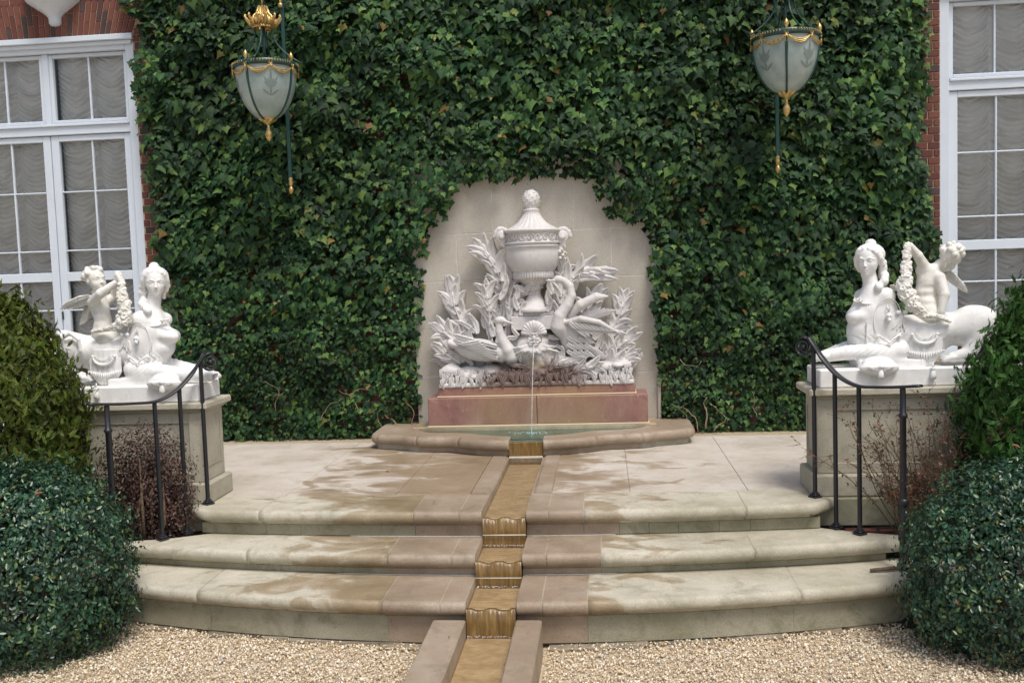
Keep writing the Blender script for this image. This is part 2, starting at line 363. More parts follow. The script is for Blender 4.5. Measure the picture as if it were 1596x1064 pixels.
# ------------------------------------------------------------------ carving: signed distance fields turned into one mesh
def rotm(rx=0, ry=0, rz=0):
    cx, sx, cy, sy, cz, sz = cos(rx), sin(rx), cos(ry), sin(ry), cos(rz), sin(rz)
    return np.array([[cz, -sz, 0], [sz, cz, 0], [0, 0, 1]])@np.array([[cy, 0, sy], [0, 1, 0], [-sy, 0, cy]])@np.array([[1, 0, 0], [0, cx, -sx], [0, sx, cx]])
class SDF:
    def __init__(s): s.p = []
    def ell(s, c, r, k=.02, R=None, op='+'):
        s.p.append(('e', np.array(c, float), np.array(r, float), R, k, op)); return s
    def ball(s, c, r, k=.02, op='+'): return s.ell(c, (r, r, r), k, None, op)
    def cone(s, a, b, ra, rb, k=.02, op='+'):
        s.p.append(('c', np.array(a, float), np.array(b, float), (ra, rb), k, op)); return s
    def chain(s, pts, rad, k=.02, op='+'):
        if np.isscalar(rad): rad = [rad]*len(pts)
        for i in range(len(pts)-1): s.cone(pts[i], pts[i+1], rad[i], rad[i+1], k if i == 0 else min(k, .008), op)
        return s
    def box(s, c, h, r=.01, k=.005, R=None, op='+'):
        s.p.append(('b', np.array(c, float), np.array(h, float), r, R, k, op)); return s
    def groove(s, c, r, fn, amp):
        """fn(x,y,z)->[-1,1]; surface moved by amp*fn inside the ellipsoid c, r"""
        s.p.append(('g', np.array(c, float), np.array(r, float), fn, amp, '~')); return s
    def mesh(s, lo, hi, h, smooth_it=0):
        lo = np.array(lo, float); hi = np.array(hi, float); n = np.ceil((hi-lo)/h).astype(int)+1
        ax = [(lo[i]+h*np.arange(n[i])).astype(np.float32) for i in range(3)]
        INIT = .04; F = np.full(n, INIT, np.float32)
        for p in s.p:
            k = p[-2]; op = p[-1]
            if p[0] == 'e': c, r, R = p[1], p[2], p[3]; m = (np.full(3, r.max()) if R is not None else r); a, b = c-m, c+m
            elif p[0] == 'c': (ra, rb) = p[3]; a = np.minimum(p[1]-ra, p[2]-rb); b = np.maximum(p[1]+ra, p[2]+rb)
            elif p[0] == 'b': c = p[1]; m = (np.full(3, np.linalg.norm(p[2])) if p[4] is not None else p[2])+p[3]; a, b = c-m, c+m
            else: a, b = p[1]-p[2], p[1]+p[2]; k = 0
            pad = INIT+(k if op != '~' else 0)
            if op == '~': pad = 0
            i0 = np.clip(np.floor((a-pad-lo)/h).astype(int), 0, n); i1 = np.clip(np.ceil((b+pad-lo)/h).astype(int)+1, 0, n)
            if np.any(i1 <= i0): continue
            sl = tuple(slice(i0[j], i1[j]) for j in range(3))
            X = ax[0][sl[0]][:, None, None]; Y = ax[1][sl[1]][None, :, None]; Z = ax[2][sl[2]][None, None, :]
            if p[0] in 'eb' or p[0] == 'g':
                x, y, z = X-p[1][0], Y-p[1][1], Z-p[1][2]
                R = p[3] if p[0] == 'e' else (p[4] if p[0] == 'b' else None)
                if R is not None: x, y, z = (R[0, 0]*x+R[1, 0]*y+R[2, 0]*z, R[0, 1]*x+R[1, 1]*y+R[2, 1]*z, R[0, 2]*x+R[1, 2]*y+R[2, 2]*z)
            if p[0] == 'e':
                r = p[2]; k0 = np.sqrt((x/r[0])**2+(y/r[1])**2+(z/r[2])**2)
                k1 = np.sqrt((x/r[0]**2)**2+(y/r[1]**2)**2+(z/r[2]**2)**2)+1e-6; d = k0*(k0-1)/k1
            elif p[0] == 'c':
                pa = p[1]; ba = p[2]-pa; L2 = float(ba@ba)+1e-12
                t = np.clip(((X-pa[0])*ba[0]+(Y-pa[1])*ba[1]+(Z-pa[2])*ba[2])/L2, 0, 1)
                d = np.sqrt((X-pa[0]-t*ba[0])**2+(Y-pa[1]-t*ba[1])**2+(Z-pa[2]-t*ba[2])**2)-(p[3][0]+(p[3][1]-p[3][0])*t)
            elif p[0] == 'b':
                q = p[2]; dx, dy, dz = np.abs(x)-q[0], np.abs(y)-q[1], np.abs(z)-q[2]
                d = np.sqrt(np.maximum(dx, 0)**2+np.maximum(dy, 0)**2+np.maximum(dz, 0)**2)+np.minimum(np.maximum(dx, np.maximum(dy, dz)), 0)-p[3]
            else:
                e = (x/p[2][0])**2+(y/p[2][1])**2+(z/p[2][2])**2; F[sl] = F[sl]-p[4]*np.clip(1-e, 0, 1)**.5*p[3](X+0*e, Y+0*e, Z+0*e); continue
            f = F[sl]; d = d.astype(np.float32)
            if op == '+':
                hh = np.maximum(k-np.abs(f-d), 0)/max(k, 1e-6); F[sl] = np.minimum(f, d)-hh*hh*k*.25
            else:
                d = -d; hh = np.maximum(k-np.abs(f-d), 0)/max(k, 1e-6); F[sl] = np.maximum(f, d)+hh*hh*k*.25
        return surface_nets(F, lo, h)
def surface_nets(F, lo, h):
    n = np.array(F.shape); S = F < 0
    acc = np.zeros(tuple(n-1)+(3,), np.float32); cnt = np.zeros(tuple(n-1), np.float32)
    cr = []
    for ax in range(3):
        A = [slice(None)]*3; B = [slice(None)]*3; A[ax] = slice(0, -1); B[ax] = slice(1, None)
        c = S[tuple(A)] != S[tuple(B)]; I = np.argwhere(c); fa = F[tuple(A)][c]; fb = F[tuple(B)][c]
        t = fa/(fa-fb); P = I.astype(np.float32); P[:, ax] += t; inside = S[tuple(A)][c]; cr.append((I, inside))
        o = [q for q in range(3) if q != ax]
        for da in (0, 1):
            for db in (0, 1):
                C = I.copy(); C[:, o[0]] -= da; C[:, o[1]] -= db
                ok = np.all((C >= 0) & (C < n-1), axis=1)
                np.add.at(acc, tuple(C[ok].T), P[ok]); np.add.at(cnt, tuple(C[ok].T), 1)
    m = cnt > 0; idx = np.full(tuple(n-1), -1, np.int64); idx[m] = np.arange(m.sum()); V = acc[m]/cnt[m][:, None]
    Q = []
    for ax in range(3):
        I, ins = cr[ax]; o1, o2 = (ax+1) % 3, (ax+2) % 3
        ok = (I[:, o1] > 0) & (I[:, o2] > 0) & (I[:, o1] < n[o1]-1) & (I[:, o2] < n[o2]-1); I = I[ok]; ins = ins[ok]
        def g(a, b):
            C = I.copy(); C[:, o1] -= a; C[:, o2] -= b; return idx[tuple(C.T)]
        q = np.stack([g(1, 1), g(0, 1), g(0, 0), g(1, 0)], 1); q[~ins] = q[~ins][:, ::-1]; Q.append(q)
    Q = np.concatenate(Q); Q = Q[(Q >= 0).all(1)]
    return V*h+lo, Q
def carve(name, sdf, boxes, mat, parent):
    """boxes: list of (lo, hi, step) – one continuous surface sampled at two or more finenesses"""
    VV = []; QQ = []; n = 0
    for lo, hi, h in boxes:
        V, Q = sdf.mesh(lo, hi, h); VV.append(V); QQ.append(Q+n); n += len(V)
    o = link(name, np_mesh(name, np.concatenate(VV), np.concatenate(QQ), True), parent, mat); return o

# ------------------------------------------------------------------ swept stones
def offset_path(P, d):
    """outward normals of a plan polyline (right-hand side of travel), moved by d"""
    P = np.asarray(P, float); T = np.gradient(P, axis=0); T /= np.linalg.norm(T, axis=1, keepdims=True)+1e-9
    return P+np.stack([T[:, 1], -T[:, 0]], 1)*d
BULL = [(-.030, 0), (-.012, -.004), (0, -.018), (.003, -.036), (0, -.055), (-.012, -.070), (-.030, -.075), (-.046, -.077), (-.050, -.094), (-.060, -.096)]
def bull_stone(name, nose, back, z, parent, mat, T=1.0, prof=BULL, thick=.1):
    """stone with a rounded front edge: nose (plan polyline, travelling so that 'out' is on its right), back (polyline the same way)"""
    V = []; F = []; m = len(nose); k = len(prof)
    for j, (o, dz) in enumerate(prof):
        q = offset_path(nose, o*T)
        am = 0 if j == 0 else (.0045 if m > 5 else 0)
        V += [(x, y+am*(float(fbm(np.array(x*9.), np.array(y*9.), np.array(j*.4)))-.45), z+dz*T+am*.8*(float(fbm(np.array(x*14.), np.array(j*.3), np.array(3.)))-.45)) for x, y in q]
    for j in range(k-1):
        for i in range(m-1): F.append((j*m+i, (j+1)*m+i, (j+1)*m+i+1, j*m+i+1))
    sm = [True]*len(F); b0 = len(V); V += [(x, y, z) for x, y in back]; nb = len(back)
    top = list(range(m))+[b0+i for i in range(nb)][::-1]; F.append(tuple(top)); sm.append(False)
    c0 = len(V); zb = z+prof[-1][1]*T; V += [(x, y, zb) for x, y in back]
    F.append(tuple([(k-1)*m+i for i in range(m)][::-1]+[c0+i for i in range(nb)])); sm.append(False)
    for e in (0, -1):           # ends
        i = 0 if e == 0 else m-1; bi = 0 if e == 0 else nb-1
        q = [j*m+i for j in range(k)]+[c0+bi, b0+bi]; F.append(tuple(q if e == -1 else q[::-1])); sm.append(False)
    for i in range(nb-1): F.append((b0+i, b0+i+1, c0+i+1, c0+i)); sm.append(False)
    me = bpy.data.meshes.new(name); me.from_pydata(V, [], F); me.polygons.foreach_set('use_smooth', sm)
    bm = bmesh.new(); bm.from_mesh(me); bmesh.ops.triangulate(bm, faces=[f for f in bm.faces if len(f.verts) > 4]); bmesh.ops.recalc_face_normals(bm, faces=bm.faces); bm.to_mesh(me); bm.free()
    return link(name, me, parent, mat)
def strip_stone(name, path, d0, d1, z0, z1, parent, mat, ch=.004):
    """upright stone course following a plan path, between offsets d0 (front) and d1 (back)"""
    a = offset_path(path, d0); b = offset_path(path, d1); a2 = offset_path(path, d0-ch); m = len(path)
    rows = [(a2, z1), (a, z1-ch), (a, z0+ch), (a2, z0), (b, z0), (b, z1)]; V = []; F = []
    for q, z in rows: V += [(x, y, z) for x, y in q]
    for j in range(6):
        j2 = (j+1) % 6
        for i in range(m-1): F.append((j*m+i, j2*m+i, j2*m+i+1, j*m+i+1))
    F.append(tuple(j*m for j in range(6))[::-1]); F.append(tuple(j*m+m-1 for j in range(6)))
    me = bpy.data.meshes.new(name); me.from_pydata(V, [], F)
    bm = bmesh.new(); bm.from_mesh(me); bmesh.ops.recalc_face_normals(bm, faces=bm.faces); bm.to_mesh(me); bm.free()
    return link(name, me, parent, mat)
def xs(a, b, n=12): return np.linspace(a, b, n)

# ------------------------------------------------------------------ ground
C0 = .04; RL, RR = -.105, .177            # axis and the two sides of the water channel
y3 = lambda x: -2.985+.030*(x-C0)**2
y2 = lambda x: -3.355+.047*(x-C0)**2
y1 = lambda x: -3.80+.064*(x-C0)**2
g = MB(); GZ = -.60
g.add([(-30, -40, GZ), (30, -40, GZ), (30, 12, GZ), (-30, 12, GZ)], [(0, 1, 2, 3)])
tag(g.build('ground', MAT['gravel']), kind='structure')

# loose pebbles over the part of the gravel near the steps
oct_v = np.array([(1, 0, 0), (-1, 0, 0), (0, 1, 0), (0, -1, 0), (0, 0, .7), (0, 0, -.7)]); oct_f = [(0, 2, 4), (2, 1, 4), (1, 3, 4), (3, 0, 4), (2, 0, 5), (1, 2, 5), (3, 1, 5), (0, 3, 5)]
N = 62000
px_ = rng.uniform(-3.1, 3.2, N); py_ = rng.uniform(-5.35, -3.2, N)
keep = (py_ < y1(px_)+.16) & ~((px_ > -.31) & (px_ < .345)); px_, py_ = px_[keep], py_[keep]
hz = .020*fbm(px_*3, py_*3, 0*px_)+rng.uniform(0, .012, len(px_))
sz = rng.gamma(9, .00080, len(px_)); sz = np.clip(sz, .0035, .015)
V, F = instances(oct_v, oct_f, np.stack([px_, py_, GZ+hz], 1), rand_rot(len(px_)), sz[:, None]*rng.uniform(.7, 1.25, (len(px_), 3)))
tag(link('gravel', np_mesh('gravel', V, F, True), None, MAT['pebble']), 'loose cream and tan pea gravel in front of the lowest stone step', 'gravel', kind='stuff')

# ------------------------------------------------------------------ terrace paving
terr = thing('terrace', None, None, kind='structure')
def slab(name, pts, z, mat, parent, th=.05, ch=.002):
    """flat stone from a plan polygon (counter-clockwise)"""
    P = [Vector((p[0], p[1])) for p in pts]; c = sum(P, Vector((0, 0)))/len(P)
    V = []; n = len(P); Q = [p+(c-p).normalized()*ch for p in P]
    V += [(p.x, p.y, z) for p in Q]+[(p.x, p.y, z-ch) for p in P]+[(p.x, p.y, z-th) for p in P]
    F = [tuple(range(n))]
    for r in (0, 1):
        for i in range(n): j = (i+1) % n; F.append((r*n+i, (r+1)*n+i, (r+1)*n+j, r*n+j))
    return MB().add(V, F).build(name, mat, parent)
base = MB().box((-3.9, -2.465, -.55), (-.12, -.02, -.0075)).box((.19, -2.465, -.55), (3.9, -.02, -.0075)).box((-.12, -1.12, -.55), (.19, -.02, -.02))
base.build('bedding', MAT['mortar'], terr)
BK = -2.47      # where the coping stones meet the paving
J = .0018
for sgn, x_in in ((-1, RL-.145), (1, RR+.145)):
    e = [x_in, sgn*.82+C0, sgn*1.62+C0, sgn*3.9]
    for i in range(3):
        a, b = sorted((e[i], e[i+1])); rows = [(-.30, BK)] if i == 0 else ([(-.30, -1.38), (-1.38, BK)] if i == 1 else [(-.30, -1.05), (-1.05, BK)])
        for (r0, r1) in rows:
            slab('paving_stone', [(a+J, r1+J), (b-J, r1+J), (b-J, r0-J), (a+J, r0-J)], 0, MAT['paving'], terr, .045)
# the two stone strips beside the channel
for sgn, a, b in ((-1, RL-.145, RL), (1, RR, RR+.145)):
    for r0, r1 in ((-1.10, -1.83), (-1.83, BK)):
        x0, x1 = a+(J if sgn > 0 else .002), b-(J if sgn < 0 else .002)
        x0, x1 = min(a, b)+.002, max(a, b)-.002
        if sgn < 0: prof = [(x1, -.055), (x1, -.03), (x1-.010, -.008), (x1-.03, .004), (x0+.004, .004), (x0, 0), (x0, -.055)]
        else: prof = [(x0, -.055), (x0, -.03), (x0+.010, -.008), (x0+.03, .004), (x1-.004, .004), (x1, 0), (x1, -.055)]
        V = [(x, r1+.003, z) for x, z in prof]+[(x, r0-.003, z) for x, z in prof]; n = len(prof)
        F = [(i, i+1, n+i+1, n+i) for i in range(n-1)]+[tuple(range(n)), tuple(range(n, 2*n))]
        o = MB().add(V, F).build('channel_kerb', MAT['sandstone'], terr)
        bm = bmesh.new(); bm.from_mesh(o.data); bmesh.ops.recalc_face_normals(bm, faces=bm.faces); bm.to_mesh(o.data); bm.free()

# ------------------------------------------------------------------ the three curved steps
steps = thing('steps', None, None, kind='structure')
def spans(breaks):
    return [(breaks[i], breaks[i+1]) for i in range(len(breaks)-1)]
def step(yf, z, breaks, back, endL, endR, pinks):
    for (a, b) in spans(breaks):
        if a >= RL-.01 and b <= RR+.01: continue
        a_, b_ = a+.003, b-.003; X = list(xs(a_, b_, 26)); nose = [(x, yf(x)+.0) for x in X]; bk = [(x, back(x)) for x in X]
        if a == breaks[0]:
            nose = endL+nose; bk = [endL[0]]+bk
        if b == breaks[-1]:
            nose = nose+endR; bk = bk+[endR[-1]]
        pink = any(p0-.01 <= (a+b)/2 <= p1+.01 for p0, p1 in pinks)
        bull_stone('step_stone', nose, bk, z+random.uniform(-.0015, .0015), steps, MAT['sandstone'] if pink else MAT['limestone'])
        if b != breaks[-1] and abs(b-RL) > .01:      # the mortar in the joint, a little sunk
            X = [b-.0045, b, b+.0045]; bull_stone('mortar_joint', [(x, yf(x)+.003) for x in X], [(x, back(x)) for x in X], z-.0025, steps, MAT['joint'])
pk = [(-.66, .66)]
step(y3, 0, [-2.03, -1.62, -.56, RL-.15, RL, RR, RR+.145, .55, 1.58, 2.03], lambda x: BK, [(-2.205, -2.50), (-2.205, -2.64), (-2.185, -2.71), (-2.14, -2.765), (-2.09, -2.80)], [(2.09, -2.80), (2.14, -2.765), (2.185, -2.71), (2.205, -2.64), (2.205, -2.50)], pk)
bk2 = lambda x: y3(x)+.085 if abs(x-C0) < 2.0 else y3(x)+.085-(abs(x-C0)-2.0)*.62
step(y2, -.174, [-2.28, -1.59, -.66, RL-.15, RL, RR, RR+.145, .66, 1.58, 2.30], bk2, [(-2.60, -3.00), (-2.57, -3.04), (-2.46, -3.07)], [(2.46, -3.07), (2.57, -3.04), (2.60, -3.00)], pk)
step(y1, -.314, [-2.45, -1.77, -.60, RL-.15, RL, RR, RR+.145, .58, 1.78, 2.50], lambda x: min(y2(x)+.085, -2.85) if abs(x) > 2.3 else y2(x)+.085, [(-2.84, -2.95), (-2.84, -3.15), (-2.78, -3.27), (-2.66, -3.35)], [(2.66, -3.35), (2.78, -3.27), (2.84, -3.15), (2.84, -2.95)], pk)
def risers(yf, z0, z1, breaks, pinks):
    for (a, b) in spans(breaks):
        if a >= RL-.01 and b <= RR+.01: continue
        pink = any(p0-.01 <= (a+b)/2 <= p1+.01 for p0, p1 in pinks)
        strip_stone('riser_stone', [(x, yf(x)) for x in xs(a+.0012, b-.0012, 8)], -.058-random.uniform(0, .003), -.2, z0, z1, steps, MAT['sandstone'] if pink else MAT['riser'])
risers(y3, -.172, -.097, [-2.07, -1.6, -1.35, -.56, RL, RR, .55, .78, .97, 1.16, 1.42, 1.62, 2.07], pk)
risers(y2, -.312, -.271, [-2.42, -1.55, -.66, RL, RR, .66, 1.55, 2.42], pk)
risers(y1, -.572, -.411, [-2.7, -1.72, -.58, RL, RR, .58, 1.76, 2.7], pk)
# pale mortar fillets at the foot of the upper risers, a dark core behind
for yf, z in ((y3, -.174), (y2, -.314)):
    for a, b in ((-1.0, RL), (RR, .75)):
        P = [(x, yf(x)+.054, z+.001) for x in xs(a, b, 10)]; MB().tube(P, .0045, 6).build('mortar_fillet', MAT['mortar_white'], steps)
core = MB()
for yf, z0, z1 in ((y3, -.6, -.1), (y2, -.6, -.275), (y1, -.62, -.42)):
    for a, b in ((-2.05, RL-.01), (RR+.01, 2.05)):
        X = xs(a, b, 10)
        for i in range(9):
            q = [(X[i], yf(X[i])+.11, z0), (X[i+1], yf(X[i+1])+.11, z0), (X[i+1], yf(X[i+1])+.11, z1), (X[i], yf(X[i])+.11, z1)]; core.add(q, [(0, 1, 2, 3)])
core.build('core', MAT['dark'], steps)
# rough footing stones below the lowest riser
xx_ = -2.6
while xx_ < 2.6:
    wd = random.uniform(.16, .45)
    if not (xx_+wd > -.32 and xx_ < .34):
        m_ = MB(); y_ = y1(xx_+wd/2)+.052
        m_.box((xx_+.006, y_-random.uniform(-.006, .012), GZ-.05), (xx_+wd-.006, y_+.2, -.574-random.uniform(0, .004)), .006)
        n_ = np.array(m_.v); n_ += .010*(rng.random(n_.shape)-.5); m_.v = [tuple(p) for p in n_]
        m_.build('footing_stone', MAT['rubble'], steps)
    xx_ += wd

# ------------------------------------------------------------------ water channel
chan = thing('water_channel', None, None, kind='structure')
def weir(yw, ztop, zbot):
    """upright stone plate with a scalloped lip"""
    X = np.linspace(RL+.002, RR-.002, 41); u = (X-RL)/(RR-RL)
    lip = ztop-.012*np.maximum(0, np.sin(np.clip((u-.12)/.30, 0, 1)*pi))**.6-.012*np.maximum(0, np.sin(np.clip((u-.60)/.30, 0, 1)*pi))**.6+.003*rng.random(41)
    V = []; F = []; n = 41
    for y in (yw-.022, yw+.012):
        V += [(x, y+(.0012*sin(i*1.9) if y < yw else 0), z) for i, (x, z) in enumerate(zip(X, lip))]+[(x, y+.012, (z+zbot)/2) for x, z in zip(X, lip)]+[(x, y+.004, zbot) for x in X]
    for i in range(n-1):
        F += [(n+i, n+i+1, i+1, i), (2*n+i, 2*n+i+1, n+i+1, n+i), (i, i+1, 3*n+i+1, 3*n+i), (3*n+i, 3*n+i+1, 4*n+i+1, 4*n+i)]
    o = MB().add(V, F, True).build('weir_stone', MAT['weir'], chan)
lev = [(-1.13, -2.945, -.048), (-2.975, -3.35, -.218), (-3.375, -3.785, -.352), (-3.815, -9.0, -.492)]
for (ya, yb, z) in lev:
    MB().add([(RL, yb, z-.022), (RR, yb, z-.022), (RR, ya+.02, z-.022), (RL, ya+.02, z-.022)], [(0, 1, 2, 3)]).build('channel_bed', MAT['bed'], chan)
cs = MB()
for (q0, q1, zt_) in ((-1.1, -2.915, -.012), (-2.915, -3.29, -.19), (-3.29, -3.74, -.33)):
    cs.box((RL-.0005, q1, -.6), (RL-.02, q0, zt_)).box((RR+.0005, q1, -.6), (RR+.02, q0, zt_))
cs.build('channel_side', MAT['sandstone'], chan)
weir(-2.955, -.046, -.25); weir(-3.352, -.214, -.38); weir(-3.795, -.348, -.53)
MB().tube([(RL, -2.984, -.152), (RR, -2.984, -.152)], .004, 6).tube([(RL, -3.392, -.302), (RR, -3.392, -.302)], .003, 6).build('mortar_line', MAT['mortar_white'], chan)
for i, (ya, yb, z) in enumerate(lev):
    ny = max(4, int((ya-yb)/.012)); ny = min(ny, 260); nx = 22
    X, Y = np.meshgrid(np.linspace(RL+.001, RR-.001, nx), np.linspace(yb, ya, ny)); Zz = z+.0025*np.sin(Y*150+2.5*np.sin(X*9+Y*3))*(fbm(X*6, Y*6, 0*X)-.2)
    V = np.stack([X.ravel(), Y.ravel(), Zz.ravel()], 1); I = np.arange(nx*ny).reshape(ny, nx)
    F = np.stack([I[:-1, :-1].ravel(), I[:-1, 1:].ravel(), I[1:, 1:].ravel(), I[1:, :-1].ravel()], 1)
    tag(link('rill_water', np_mesh('rill_water', V, F, True), None, MAT['rill_water']), kind='structure')
# kerb stones of the lower channel
for a, b in ((-.292, RL), (RR, .325)):
    for r0, r1 in ((-3.825, -5.1), (-5.105, -6.4), (-6.405, -7.7)):
        MB().box((a, r1+.002, -.70), (b, r0, -.40), .007).build('kerb_stone', MAT['sandstone'], chan)

# ------------------------------------------------------------------ pool
pool = thing('fountain_pool', 'shallow scalloped stone basin with rounded rim at the foot of the marble carving', 'basin', (C0, -.5, 0))
half = [(-1.44, -.10), (-1.44, -.35), (-1.44, -.60), (-1.425, -.67), (-1.37, -.715), (-1.22, -.77), (-1.12, -.81), (-1.06, -.865), (-.98, -.90), (-.85, -.92), (-.72, -.935), (-.66, -.955), (-.60, -1.0), (-.45, -1.085), (-.30, -1.135), (-.20, -1.152), (-.145, -1.157)]
inner = [(-1.08, -.10), (-1.08, -.35), (-1.06, -.40), (-1.03, -.48), (-1.0, -.56), (-.95, -.62), (-.88, -.66), (-.82, -.68), (-.76, -.69), (-.70, -.70), (-.62, -.71), (-.54, -.74), (-.46, -.79), (-.38, -.85), (-.28, -.90), (-.20, -.925), (-.145, -.935)]
RIMP = [(-.035, 0), (-.018, -.004), (-.004, -.018), (.002, -.040), (-.002, -.064), (-.015, -.080), (-.035, -.086), (-.05, -.088)]
cuts = [0, 4, 8, 12, 16]
for sg in (-1, 1):
    for i in range(4):
        a, b = cuts[i], cuts[i+1]+1
        nz = np.array(half[a:b]); ib = np.array(inner[a:b])
        # densify
        t = np.linspace(0, len(nz)-1, 17); nz = np.stack([np.interp(t, range(len(nz)), nz[:, k]) for k in (0, 1)], 1); ib = np.stack([np.interp(t, range(len(ib)), ib[:, k]) for k in (0, 1)], 1)
        if sg > 0: nz = nz[::-1]*(-1, 1); ib = ib[::-1]*(-1, 1)
        nz = nz+(C0, 0); ib = ib+(C0, 0)
        bull_stone('rim_stone', nz, ib, .138, pool, MAT['sandstone'], prof=RIMP)
        strip_stone('base_stone', nz, -.052, -.2, 0, .051, pool, MAT['sandstone'] if i > 1 else MAT['lime_plain'])
MB().add([(-1.1, -.2, .02), (-.96, -.66, .02), (-.4, -.88, .02), (RL-.02, -.97, .02), (RL-.02, -1.07, .02), (RR+.02, -1.07, .02), (RR+.02, -.97, .02), (.5, -.88, .02), (1.04, -.66, .02), (1.18, -.2, .02)], [tuple(range(10))]).build('pool_floor', MAT['poolfloor'], pool)
weir_p = MB().box((RL-.005, -1.12, -.02), (RR+.005, -1.05, .117), .004); weir_p.build('outlet_sill', MAT['weir'], pool)
MB().box((RL, -1.155, -.012), (RR, -1.13, .002), .002).build('sill_mortar', MAT['mortar_white'], pool)
MB().box((-1.05, -.487, .03), (1.16, -.16, .155), .01).build('back_ledge', MAT['ledge'], pool)
nx, ny = 120, 60
X, Y = np.meshgrid(np.linspace(-1.04, 1.13, nx), np.linspace(-1.10, -.48, ny)); r_ = np.hypot(X-.047, Y+.72)
Zz = .121+.004*np.exp(-r_*5)*np.sin(r_*85)
ok = ((Y > -.66) | (np.abs(X-C0) < .145) | (Y > -.94+.62*np.maximum(0, np.abs(X-C0)-.1)**1.25))
V = np.stack([X.ravel(), Y.ravel(), Zz.ravel()], 1); I = np.arange(nx*ny).reshape(ny, nx); q = ok[:-1, :-1] & ok[1:, 1:]
F = np.stack([I[:-1, :-1][q], I[:-1, 1:][q], I[1:, 1:][q], I[1:, :-1][q]], 1)
tag(link('pool_water', np_mesh('pool_water', V, F, True), None, MAT['pool_water']), kind='structure')
# white splash droplets where the jet lands
fo = MB()
for i in range(46):
    r = abs(random.gauss(0, .05)); a = random.uniform(0, 2*pi); fo.ball((.047+r*cos(a)*1.8, -.72+r*sin(a), .120+random.uniform(0, .010)), random.uniform(.003, .006), u=6, v=4)
fm = MB()
for yw, z in ((-2.995, -.216), (-3.405, -.350), (-3.84, -.490)):
    for i in range(60):
        fm.ball((random.uniform(RL+.01, RR-.01), yw-abs(random.gauss(0, .014)), z+random.uniform(0, .004)), random.uniform(.0015, .0035), (1.5, 1, .5), u=6, v=4)
tag(fm.build('foam', MAT['jet']), 'foam specks under the small falls of the water channel', 'foam', kind='stuff')
tag(fo.build('splash', MAT['jet']), 'white splash of droplets where the jet hits the turquoise pool', 'splash', kind='stuff')
# ------------------------------------------------------------------ the house wall and its bricks
wall = thing('brick_wall', 'red brick house wall with pale mortar, mostly hidden behind the dark ivy', 'wall', (0, 0, 0), kind='structure')
WL0, WL1, WR0, WR1, WZ0, WZ1 = -5.56, -3.715, 3.752, 5.60, .12, 3.945
mw = MB()
for a, b in (((-9, .0, -.6), (WL0, .35, 7)), ((WL0, .0, WZ1), (WL1, .35, 7)), ((WL0, .0, -.6), (WL1, .35, WZ0)), ((WL1, .0, -.6), (WR0, .35, 7)), ((WR0, .0, WZ1), (WR1, .35, 7)), ((WR0, .0, -.6), (WR1, .35, WZ0)), ((WR1, .0, -.6), (9, .35, 7))):
    mw.box(a, b)
mw.build('mortar_bed', MAT['mortar'], wall)
MB().box((-3.42, -.008, -.1), (3.36, .002, 6.9)).build('hidden_brickwork', MAT['brickprint'], wall)
protos = {}
def brick_at(x0, x1, z0, z1):
    key = (round(x1-x0, 3), round(z1-z0, 3))
    if key not in protos:
        w_, h_ = key; protos[key] = []
        for q in range(3):
            m_ = MB().box((-w_/2, -.010, -h_/2), (w_/2, .03, h_/2), .0035); v = np.array(m_.v); v[:, (0, 2)] += .0018*(rng.random((len(v), 2))-.5); m_.v = [tuple(p) for p in v]
            me = bpy.data.meshes.new('brick'); me.from_pydata(m_.v, [], m_.f); me.materials.append(MAT['brick']); protos[key].append(me)
    o = link('brick', random.choice(protos[key]), wall); o.location = ((x0+x1)/2, random.uniform(-.002, .002), (z0+z1)/2)
CH = .0677
def brick_rows(xa, xb, za, zb, ph=0):
    r = int(math.floor(za/CH))
    while r*CH < zb:
        z0 = r*CH+.005; z1 = (r+1)*CH-.005; st = r % 2; wd = .2145 if st else .1072; x = math.floor((xa-ph)/wd)*wd+ph+(0 if st else .05)
        while x < xb:
            a, b = max(x+.005, xa+.003), min(x+wd-.005, xb-.003)
            if b-a > .03: brick_at(a, b, z0, z1)
            x += wd
        r += 1
brick_rows(3.40, WR0, 1.62, 4.55)
brick_rows(WL1, -3.50, 1.60, 3.94)
brick_rows(1.225, 1.36, .16, .90)
# flat arch over the left window, leaning bricks in two lengths
zb_, zt_ = WZ1+.004, 4.275; nv = 28; xa, xb = -5.25, WL1
for i in range(nv):
    b0, b1 = xa+(xb-xa)*i/nv, xa+(xb-xa)*(i+1)/nv
    lean = lambda x: (x+4.60)*.13
    sp = .36 if i % 2 else .66
    def P(x, t): return (x+lean(x)*t, zb_+(zt_-zb_)*t)
    for t0, t1 in ((0, sp), (sp, 1)):
        e = .013; q = [P(b0+.005, t0+e), P(b1-.005, t0+e), P(b1-.005, t1-e), P(b0+.005, t1-e)]
        V = [(x, -.010, z) for x, z in q]+[(x, .03, z) for x, z in q]
        MB().add(V, [(0, 1, 2, 3), (0, 4, 5, 1), (1, 5, 6, 2), (2, 6, 7, 3), (3, 7, 4, 0)]).build('brick', MAT['brick'], wall)
brick_rows(-5.3, -3.50, 4.33, 4.62)
# the carved keystone bracket hanging over the arch
kb = tag(MB().lathe([(.008, 4.045), (.045, 4.052), (.062, 4.075), (.060, 4.10), (.066, 4.13), (.10, 4.165), (.17, 4.21), (.245, 4.26), (.275, 4.30), (.27, 4.33), (.29, 4.345), (.30, 4.42), (.28, 4.44), (.28, 4.60)], (-4.475, -.005, 0), 32, pi, 2*pi).build('wall_bracket', MAT['white_paint']), 'white moulded bracket under the top edge above the left window', 'bracket')

